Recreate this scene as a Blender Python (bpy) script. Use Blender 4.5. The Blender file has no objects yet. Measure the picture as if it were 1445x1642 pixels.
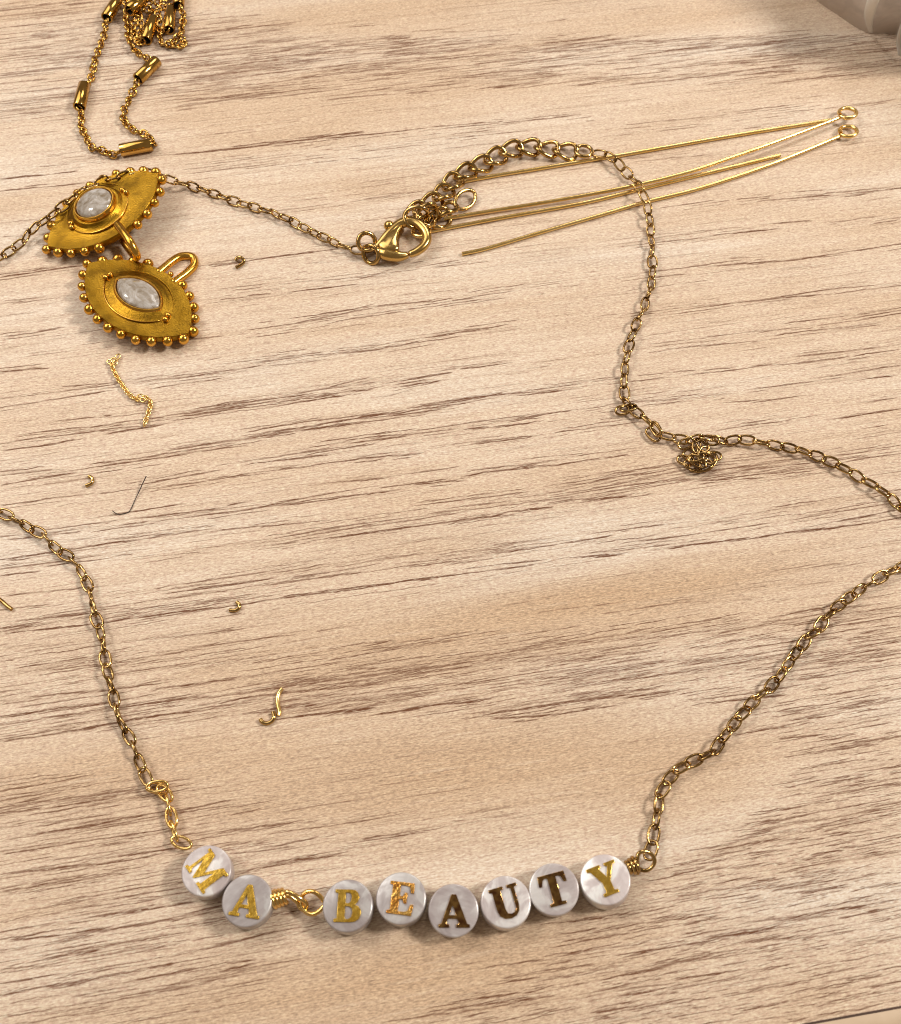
import bpy, bmesh, math, random
import numpy as np
from mathutils import Vector, Matrix

random.seed(7)
rng = np.random.default_rng(11)
SC = bpy.context.scene
COL = SC.collection
MM = 0.001                      # everything below is written in millimetres

# ------------------------------------------------------------------ camera
TH = math.radians(64.0)         # looking down at the table
DIST = 147.0
CAM = Vector((0, -DIST * math.cos(TH), DIST * math.sin(TH)))
FW = Vector((0, math.cos(TH), -math.sin(TH)))
UP = Vector((0, math.sin(TH), math.cos(TH)))
FPX = 1707.0
cd = bpy.data.cameras.new('camera')
cam = bpy.data.objects.new('camera', cd)
COL.objects.link(cam)
cam.location = CAM * MM
cam.rotation_euler = (math.pi / 2 - TH, 0, 0)
cd.sensor_fit = 'HORIZONTAL'
cd.sensor_width = 36.0
cd.lens = 36.0 * FPX / 1445.0
cd.clip_start = 0.01
cd.clip_end = 20.0
cd.dof.use_dof = True
cd.dof.focus_distance = 0.149
cd.dof.aperture_fstop = 52
SC.camera = cam

# ------------------------------------------------------------------ light (a room with ceiling lamps, plus added fill panels)
w = bpy.data.worlds.new('World')
SC.world = w
w.use_nodes = True
bg = w.node_tree.nodes['Background']
bg.inputs[0].default_value = (1.0, 0.80, 0.60, 1)
bg.inputs[1].default_value = 0.21
SC.view_settings.view_transform = 'Standard'
SC.view_settings.look = 'None'
SC.view_settings.exposure = 0.06
SC.view_settings.gamma = 1.0
SC.cycles.filter_width = 1.05
SC.cycles.max_bounces = 10


def lamp(name, loc, target, size, power, color, shape='DISK'):
    l = bpy.data.lights.new(name, 'AREA')
    l.shape = shape
    l.size = size
    l.energy = power
    l.color = color
    o = bpy.data.objects.new(name, l)
    COL.objects.link(o)
    o.location = loc
    d = Vector(target) - Vector(loc)
    o.rotation_euler = d.to_track_quat('-Z', 'Y').to_euler()
    return o


lamp('ceiling_lamp', (-0.70, 0.36, 0.90), (0, 0, 0), 0.15, 2.7, (1.0, 0.935, 0.85))
lamp('ceiling_lamp', (0.64, 0.10, 0.64), (0, 0, 0), 0.17, 6.0, (1.0, 0.935, 0.85))
pl = lamp('added_fill_panel', (-0.215, 0.135, 0.30), (-0.03, 0.04, 0), 0.40, 0.78, (1.0, 0.95, 0.89), 'RECTANGLE')  # added soft panel, no real source: falloff and glints on the letters
pl.data.size_y = 0.26
lamp('added_fill_panel', (0.16, 0.42, 0.40), (0, 0.05, 0), 0.16, 0.60, (1.0, 0.95, 0.89), 'SQUARE')  # added fill from the back, no real source: brightens the far side


# ------------------------------------------------------------------ helpers
def P(px, py, z=0.0):
    """point of the table plane (or z mm above it) seen at this place of the photograph, in mm"""
    d = FW + Vector((1, 0, 0)) * ((px - 722.5) / FPX) - UP * ((py - 821.0) / FPX)
    return CAM + d * ((z - CAM.z) / d.z)


def link(o, parent=None):
    COL.objects.link(o)
    if parent is not None:
        o.parent = parent
    return o


def thing(name, label, cat, loc=(0, 0, 0), group=None):
    o = bpy.data.objects.new(name, None)
    o.empty_display_size = 0.002
    COL.objects.link(o)
    o.location = Vector(loc) * MM
    o['label'] = label
    o['category'] = cat
    if group:
        o['group'] = group
    return o


def mesh_obj(name, me, mat, parent=None, M=None):
    """M is a world matrix in mm"""
    if mat is not None and not me.materials:
        me.materials.append(mat)
    o = bpy.data.objects.new(name, me)
    link(o, parent)
    if M is not None:
        Mw = M.copy()
        Mw.translation = Mw.translation * MM
        if parent is not None:
            pm = world_of(parent)
            o.matrix_local = pm.inverted() @ Mw
        else:
            o.matrix_local = Mw
    return o


def world_of(o):
    m = o.matrix_basis.copy()
    if o.type == 'EMPTY':
        m = Matrix.LocRotScale(o.location, o.rotation_euler, o.scale)
    p = o.parent
    while p is not None:
        pm = Matrix.LocRotScale(p.location, p.rotation_euler, p.scale)
        m = pm @ m
        p = p.parent
    return m


def bm_mesh(name, bm, smooth=True, sharp=None):
    bmesh.ops.recalc_face_normals(bm, faces=bm.faces)
    me = bpy.data.meshes.new(name)
    bm.to_mesh(me)
    bm.free()
    me.transform(Matrix.Scale(MM, 4))
    if smooth:
        me.polygons.foreach_set('use_smooth', [True] * len(me.polygons))
        if sharp:
            me.set_sharp_from_angle(angle=math.radians(sharp))
    me.update()
    return me


def catmull(pts, n=8, closed=False):
    pts = [Vector(p) for p in pts]
    out = []
    N = len(pts)
    rngk = range(N) if closed else range(N - 1)
    for i in rngk:
        if closed:
            p0, p1, p2, p3 = pts[i - 1], pts[i], pts[(i + 1) % N], pts[(i + 2) % N]
        else:
            p1, p2 = pts[i], pts[i + 1]
            p0 = pts[i - 1] if i > 0 else p1 * 2 - p2
            p3 = pts[i + 2] if i + 2 < N else p2 * 2 - p1
        for k in range(n):
            t = k / n
            out.append(0.5 * ((2 * p1) + (p2 - p0) * t + (2 * p0 - 5 * p1 + 4 * p2 - p3) * t * t
                              + (3 * p1 - p0 - 3 * p2 + p3) * t ** 3))
    if not closed:
        out.append(pts[-1])
    return out


def resample(pts, step):
    d = [0.0]
    for a, b in zip(pts, pts[1:]):
        d.append(d[-1] + (b - a).length)
    n = max(1, round(d[-1] / step))
    out, j = [], 0
    for i in range(n + 1):
        s = d[-1] * i / n
        while j < len(d) - 2 and d[j + 1] < s:
            j += 1
        t = (s - d[j]) / max(1e-9, d[j + 1] - d[j])
        out.append(pts[j].lerp(pts[j + 1], min(1, max(0, t))))
    return out


def add_tube(bm, pts, rad, seg=8, closed=False, flat=1.0, sq=2.0, normal=None, cap='round'):
    """sweep a (super)ellipse along pts; rad: number or list; flat: second axis factor"""
    pts = [Vector(p) for p in pts]
    n = len(pts)
    rads = rad if isinstance(rad, (list, tuple)) else [rad] * n
    rings = []
    nrm = None
    for i in range(n):
        if closed:
            t = (pts[(i + 1) % n] - pts[i - 1]).normalized()
        else:
            t = (pts[min(n - 1, i + 1)] - pts[max(0, i - 1)]).normalized()
        if normal is not None:
            nn = Vector(normal)
        elif nrm is None:
            nn = Vector((0, 0, 1)) if abs(t.z) < 0.9 else Vector((1, 0, 0))
        else:
            nn = nrm
        nrm = (nn - t * nn.dot(t)).normalized()
        b = t.cross(nrm)
        ring = []
        for k in range(seg):
            a = 2 * math.pi * (k + 0.5) / seg
            c, s = math.cos(a), math.sin(a)
            if sq != 2.0:
                m = (abs(c) ** sq + abs(s) ** sq) ** (-1.0 / sq)
                c, s = c * m, s * m
            ring.append(bm.verts.new(pts[i] + (nrm * s * flat + b * c) * rads[i]))
        rings.append(ring)
    m = n if closed else n - 1
    for i in range(m):
        A, B = rings[i], rings[(i + 1) % n]
        for k in range(seg):
            bm.faces.new((A[k], A[(k + 1) % seg], B[(k + 1) % seg], B[k]))
    if not closed:
        for ring, e, q in ((rings[0], 0, 1), (rings[-1], n - 1, n - 2)):
            if cap == 'round':
                c = bm.verts.new(pts[e] + (pts[e] - pts[q]).normalized() * rads[e] * 0.45)
                for k in range(seg):
                    bm.faces.new((ring[k], ring[(k + 1) % seg], c))
            else:
                bm.faces.new(ring)


def tube_mesh(name, pts, rad, seg=8, sharp=None, **kw):
    bm = bmesh.new()
    add_tube(bm, pts, rad, seg, **kw)
    return bm_mesh(name, bm, sharp=sharp)


# ------------------------------------------------------------------ materials
def new_mat(name):
    m = bpy.data.materials.new(name)
    m.use_nodes = True
    nt = m.node_tree
    return m, nt, nt.nodes['Principled BSDF']


def nd(nt, t, **kw):
    n = nt.nodes.new(t)
    for k, v in kw.items():
        setattr(n, k, v)
    return n


def ramp(nt, fac, stops):
    r = nd(nt, 'ShaderNodeValToRGB')
    e = r.color_ramp.elements
    while len(e) < len(stops):
        e.new(0.5)
    for el, (p, c) in zip(e, stops):
        el.position = p
        el.color = c if len(c) == 4 else (*c, 1)
    nt.links.new(fac, r.inputs[0])
    return r.outputs[0]


def mixc(nt, fac, a, b, mode='MIX'):
    n = nd(nt, 'ShaderNodeMix', data_type='RGBA', blend_type=mode)
    for sock, v in ((n.inputs[0], fac), (n.inputs[6], a), (n.inputs[7], b)):
        if isinstance(v, (int, float)):
            sock.default_value = v
        elif isinstance(v, tuple):
            sock.default_value = (*v, 1) if len(v) == 3 else v
        else:
            nt.links.new(v, sock)
    return n.outputs[2]


def mth(nt, op, a, b=None, clamp=False):
    n = nd(nt, 'ShaderNodeMath', operation=op, use_clamp=clamp)
    for i, v in enumerate((a, b)):
        if v is None:
            continue
        if isinstance(v, (int, float)):
            n.inputs[i].default_value = v
        else:
            nt.links.new(v, n.inputs[i])
    return n.outputs[0]


def noise(nt, vec, scale, detail=3.0, rough=0.5, dist=0.0):
    n = nd(nt, 'ShaderNodeTexNoise')
    n.inputs['Scale'].default_value = scale
    n.inputs['Detail'].default_value = detail
    n.inputs['Roughness'].default_value = rough
    n.inputs['Distortion'].default_value = dist
    if vec is not None:
        nt.links.new(vec, n.inputs['Vector'])
    return n.outputs[0]


def mapping(nt, vec, scale=(1, 1, 1), rot=(0, 0, 0)):
    n = nd(nt, 'ShaderNodeMapping')
    n.inputs['Scale'].default_value = scale
    n.inputs['Rotation'].default_value = rot
    nt.links.new(vec, n.inputs['Vector'])
    return n.outputs[0]


def gold(name, a, b, rough=0.18, nscale=0.9, bump=0.0, bscale=6.0, rvar=0.12, tarnish=None):
    m, nt, p = new_mat(name)
    tc = nd(nt, 'ShaderNodeTexCoord')
    geo = nd(nt, 'ShaderNodeNewGeometry')
    pos = mapping(nt, geo.outputs['Position'], (1000, 1000, 1000))
    n1 = noise(nt, pos, nscale, 3)
    c = ramp(nt, n1, [(0.35, a), (0.65, b)])
    if tarnish:
        n3 = noise(nt, pos, 0.55, 2, 0.5)
        f = ramp(nt, n3, [(0.52, (0, 0, 0)), (0.68, (1, 1, 1))])
        c = mixc(nt, mth(nt, 'MULTIPLY', f, 0.7), c, tarnish)
    nt.links.new(c, p.inputs['Base Color'])
    p.inputs['Metallic'].default_value = 1.0
    n2 = noise(nt, pos, nscale * 4, 3)
    r = mth(nt, 'ADD', mth(nt, 'MULTIPLY', n2, rvar), rough - rvar * 0.5)
    nt.links.new(r, p.inputs['Roughness'])
    if bump > 0:
        bn = nd(nt, 'ShaderNodeBump')
        bn.inputs['Strength'].default_value = bump
        bn.inputs['Distance'].default_value = 0.0001
        nt.links.new(noise(nt, pos, bscale, 3), bn.inputs['Height'])
        nt.links.new(bn.outputs[0], p.inputs['Normal'])
    return m


M_CHAIN = gold('antique_brass_chain', (0.27, 0.155, 0.052), (0.60, 0.40, 0.165), 0.15, 0.45, tarnish=(0.13, 0.068, 0.022))
M_EXT = gold('antique_brass_links', (0.42, 0.26, 0.085), (0.58, 0.385, 0.15), 0.15, 0.5, tarnish=(0.22, 0.12, 0.036))
M_WIRE = gold('gold_wire', (0.80, 0.52, 0.16), (0.86, 0.60, 0.24), 0.18, 0.7)
M_CLASP = gold('brass_clasp', (0.54, 0.345, 0.105), (0.64, 0.43, 0.155), 0.20, 0.4)
M_TUBE = gold('polished_gold', (0.46, 0.26, 0.055), (0.60, 0.36, 0.10), 0.12, 0.5)
M_PIN = gold('gold_pin', (0.86, 0.60, 0.21), (0.93, 0.69, 0.30), 0.22, 0.25)
M_PLATE = gold('brushed_gold_plate', (0.29, 0.152, 0.012), (0.38, 0.21, 0.020), 0.36, 0.35, bump=0.6, bscale=4.5, rvar=0.25, tarnish=(0.19, 0.098, 0.010))
M_GRAN = gold('bright_gold', (0.66, 0.345, 0.045), (0.76, 0.43, 0.085), 0.20, 0.5)
M_LETTER = gold('letter_gold', (0.74, 0.45, 0.06), (0.84, 0.56, 0.11), 0.24, 0.8, bump=0.4, bscale=1.3, rvar=0.1)
M_FOIL = gold('letter_crinkled_gold', (0.80, 0.36, 0.07), (0.90, 0.56, 0.16), 0.20, 0.8, bump=0.7, bscale=3.2, rvar=0.1)
M_BROWN = gold('letter_gold_dark_reflection', (0.20, 0.088, 0.038), (0.52, 0.32, 0.11), 0.10, 1.3, bump=0.6, bscale=0.9, rvar=0.06)  # same letter gold, with dark reflections put into the colour


def pearl(seed, tone):
    m, nt, p = new_mat('mother_of_pearl')
    tc = nd(nt, 'ShaderNodeTexCoord')
    mp = nd(nt, 'ShaderNodeMapping')
    mp.inputs['Scale'].default_value = (1000, 1000, 1000)
    mp.inputs['Location'].default_value = (seed * 13.1, seed * 7.7, seed * 3.3)
    mp.inputs['Rotation'].default_value = (0.2, 0.1, seed * 1.3)
    nt.links.new(tc.outputs['Object'], mp.inputs['Vector'])
    v = mp.outputs[0]
    n1 = noise(nt, v, 0.20, 4, 0.5, 1.4)
    c = ramp(nt, n1, [(p_, tuple(min(.9, q * tone) for q in c_)) for p_, c_ in ((0.38, (0.37, 0.315, 0.315)), (0.50, (0.50, 0.45, 0.45)), (0.58, (0.80, 0.78, 0.775)))])
    st = mapping(nt, v, (0.5, 2.6, 0.6))
    n2 = noise(nt, st, 1.0, 4, 0.6, 0.6)
    c = mixc(nt, 0.14, c, ramp(nt, n2, [(0.35, (0.42, 0.375, 0.37)), (0.65, (0.80, 0.77, 0.77))]), 'MIX')
    nt.links.new(c, p.inputs['Base Color'])
    p.inputs['Roughness'].default_value = 0.32
    p.inputs['Subsurface Weight'].default_value = 0.25
    p.inputs['Subsurface Radius'].default_value = (0.0012, 0.001, 0.0009)
    p.inputs['Subsurface Scale'].default_value = 1.0
    nt.links.new(mth(nt, 'MULTIPLY', ramp(nt, n1, [(0.45, (0, 0, 0)), (0.6, (1, 1, 1))]), 0.35), p.inputs['Metallic'])
    p.inputs['Coat Weight'].default_value = 0.4
    p.inputs['Coat Roughness'].default_value = 0.12
    bn = nd(nt, 'ShaderNodeBump')
    bn.inputs['Strength'].default_value = 0.25
    bn.inputs['Distance'].default_value = 0.0001
    nt.links.new(noise(nt, v, 0.8, 3), bn.inputs['Height'])
    nt.links.new(bn.outputs[0], p.inputs['Normal'])
    return m


def moonstone():
    m, nt, p = new_mat('moonstone')
    tc = nd(nt, 'ShaderNodeTexCoord')
    v = mapping(nt, tc.outputs['Object'], (1000, 1000, 1000))
    n1 = noise(nt, v, 0.45, 4, 0.6, 1.5)
    c = ramp(nt, n1, [(0.32, (0.20, 0.155, 0.105)), (0.5, (0.335, 0.295, 0.255)), (0.68, (0.50, 0.475, 0.455))])
    n2 = noise(nt, mapping(nt, v, (0.4, 1.6, 1)), 1.4, 3, 0.6, 2.0)
    c = mixc(nt, ramp(nt, n2, [(0.58, (0, 0, 0)), (0.66, (0.6, 0.6, 0.6))]), c, (0.20, 0.145, 0.085))
    nt.links.new(c, p.inputs['Base Color'])
    p.inputs['Roughness'].default_value = 0.08
    p.inputs['Subsurface Weight'].default_value = 0.35
    p.inputs['Subsurface Radius'].default_value = (0.0015, 0.0013, 0.0011)
    p.inputs['Subsurface Scale'].default_value = 1.0
    return m


def frosted(name, col, trans, rough):
    m, nt, p = new_mat(name)
    tc = nd(nt, 'ShaderNodeTexCoord')
    v = mapping(nt, tc.outputs['Object'], (1000, 1000, 1000))
    c = ramp(nt, noise(nt, v, 0.08, 3), [(0.3, tuple(x * 0.85 for x in col)), (0.7, col)])
    nt.links.new(c, p.inputs['Base Color'])
    p.inputs['Roughness'].default_value = rough
    p.inputs['Transmission Weight'].default_value = trans
    p.inputs['IOR'].default_value = 1.25
    return m


def hairmat():
    m, nt, p = new_mat('dark_hair')
    geo = nd(nt, 'ShaderNodeNewGeometry')
    pos = mapping(nt, geo.outputs['Position'], (1000, 1000, 1000))
    nt.links.new(ramp(nt, noise(nt, pos, 1.5), [(0.3, (0.02, 0.015, 0.012)), (0.7, (0.05, 0.03, 0.022))]), p.inputs['Base Color'])
    p.inputs['Roughness'].default_value = 0.5
    return m


def woodmat():
    m, nt, p = new_mat('wood_grain_laminate')
    tc = nd(nt, 'ShaderNodeTexCoord')
    uv = mapping(nt, tc.outputs['Object'], (1000, 1000, 1000))     # x along the grain, mm
    at = nd(nt, 'ShaderNodeAttribute', attribute_name='pores')
    sp = nd(nt, 'ShaderNodeSeparateColor')
    nt.links.new(at.outputs['Color'], sp.inputs[0])
    D, T, W = sp.outputs[0], sp.outputs[1], sp.outputs[2]
    # broad tone
    nb = noise(nt, mapping(nt, uv, (0.012, 0.07, 1)), 1.0, 3, 0.55, 0.4)
    base = ramp(nt, nb, [(0.36, (0.60, 0.455, 0.325)), (0.52, (0.65, 0.525, 0.405)), (0.66, (0.68, 0.585, 0.485))])
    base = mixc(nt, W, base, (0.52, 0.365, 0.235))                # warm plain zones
    # soft fine figure along the grain
    nf = noise(nt, mapping(nt, uv, (0.05, 1.1, 1)), 1.0, 5, 0.65, 0.6)
    base = mixc(nt, mth(nt, 'MULTIPLY', ramp(nt, nf, [(0.36, (1, 1, 1)), (0.58, (0, 0, 0))]), 0.30), base, (0.40, 0.255, 0.155))
    nfl = noise(nt, mapping(nt, uv, (0.06, 1.7, 1)), 1.0, 4, 0.6, 0.3)
    base = mixc(nt, mth(nt, 'MULTIPLY', ramp(nt, nfl, [(0.56, (0, 0, 0)), (0.75, (1, 1, 1))]), 0.35), base, (0.74, 0.62, 0.49))
    # tiny fibre specks
    ns = noise(nt, mapping(nt, uv, (0.9, 5.5, 1)), 1.0, 3, 0.7, 0.2)
    nsp = noise(nt, mapping(nt, uv, (2.2, 6.8, 1)), 1.0, 2, 0.6)
    base = mixc(nt, 0.8, base, ramp(nt, ns, [(0.28, (0.26, 0.26, 0.26)), (0.5, (0.5, 0.5, 0.5)), (0.72, (0.70, 0.70, 0.70))]), 'OVERLAY')
    base = mixc(nt, 0.7, base, ramp(nt, nsp, [(0.3, (0.28, 0.28, 0.28)), (0.7, (0.70, 0.70, 0.70))]), 'OVERLAY')
    # brown haze round the pore clusters
    base = mixc(nt, mth(nt, 'MULTIPLY', T, 0.10), base, (0.33, 0.20, 0.12))
    # pores, with ragged ends and gaps
    rag = noise(nt, mapping(nt, uv, (0.9, 6.0, 1)), 1.0, 4, 0.7, 0.5)
    Dr = mth(nt, 'MULTIPLY', ramp(nt, D, [(0.10, (0, 0, 0)), (0.30, (0.70, 0.70, 0.70)), (0.52, (1, 1, 1))]), ramp(nt, rag, [(0.33, (0.25, 0.25, 0.25)), (0.48, (1, 1, 1))]), True)
    # free-running faint pores
    fp = noise(nt, mapping(nt, uv, (0.07, 4.2, 1)), 1.0, 3, 0.62, 0.5)
    fz = noise(nt, mapping(nt, uv, (0.02, 0.16, 1)), 1.0, 2, 0.5)
    fpr = mth(nt, 'MULTIPLY', ramp(nt, fp, [(0.335, (1, 1, 1)), (0.40, (0, 0, 0))]), ramp(nt, fz, [(0.42, (0, 0, 0)), (0.58, (0.55, 0.55, 0.55))]))
    Da = mth(nt, 'MAXIMUM', Dr, fpr, True)
    col = mixc(nt, mth(nt, 'MULTIPLY', Da, 0.94), base, (0.120, 0.042, 0.018))
    nt.links.new(col, p.inputs['Base Color'])
    rr = mth(nt, 'ADD', mth(nt, 'MULTIPLY', ns, 0.16), 0.36)
    nt.links.new(mth(nt, 'ADD', rr, mth(nt, 'MULTIPLY', Da, 0.25)), p.inputs['Roughness'])
    nt.links.new(mth(nt, 'SUBTRACT', 0.34, mth(nt, 'MULTIPLY', Da, 0.30)), p.inputs['Specular IOR Level'])
    bn = nd(nt, 'ShaderNodeBump')
    bn.inputs['Strength'].default_value = 0.55
    bn.inputs['Distance'].default_value = 0.00012
    h = mth(nt, 'SUBTRACT', mth(nt, 'ADD', mth(nt, 'MULTIPLY', ns, 0.55), mth(nt, 'MULTIPLY', nf, 0.5)), mth(nt, 'MULTIPLY', Da, 0.5))
    nt.links.new(h, bn.inputs['Height'])
    nt.links.new(bn.outputs[0], p.inputs['Normal'])
    return m


def plain(name, a, b, rough, scale):
    m, nt, p = new_mat(name)
    tc = nd(nt, 'ShaderNodeTexCoord')
    v = mapping(nt, tc.outputs['Object'], (1000, 1000, 1000))
    nt.links.new(ramp(nt, noise(nt, v, scale, 4), [(0.35, a), (0.65, b)]), p.inputs['Base Color'])
    p.inputs['Roughness'].default_value = rough
    return m


# ------------------------------------------------------------------ the table
GA = math.radians(9.08)          # direction of the wood grain and of the table's front edge
cg, sg = math.cos(GA), math.sin(GA)
V_EDGE = -69.1


def uv_of(px, py):
    p = P(px, py)
    return p.x * cg + p.y * sg, -p.x * sg + p.y * cg


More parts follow.
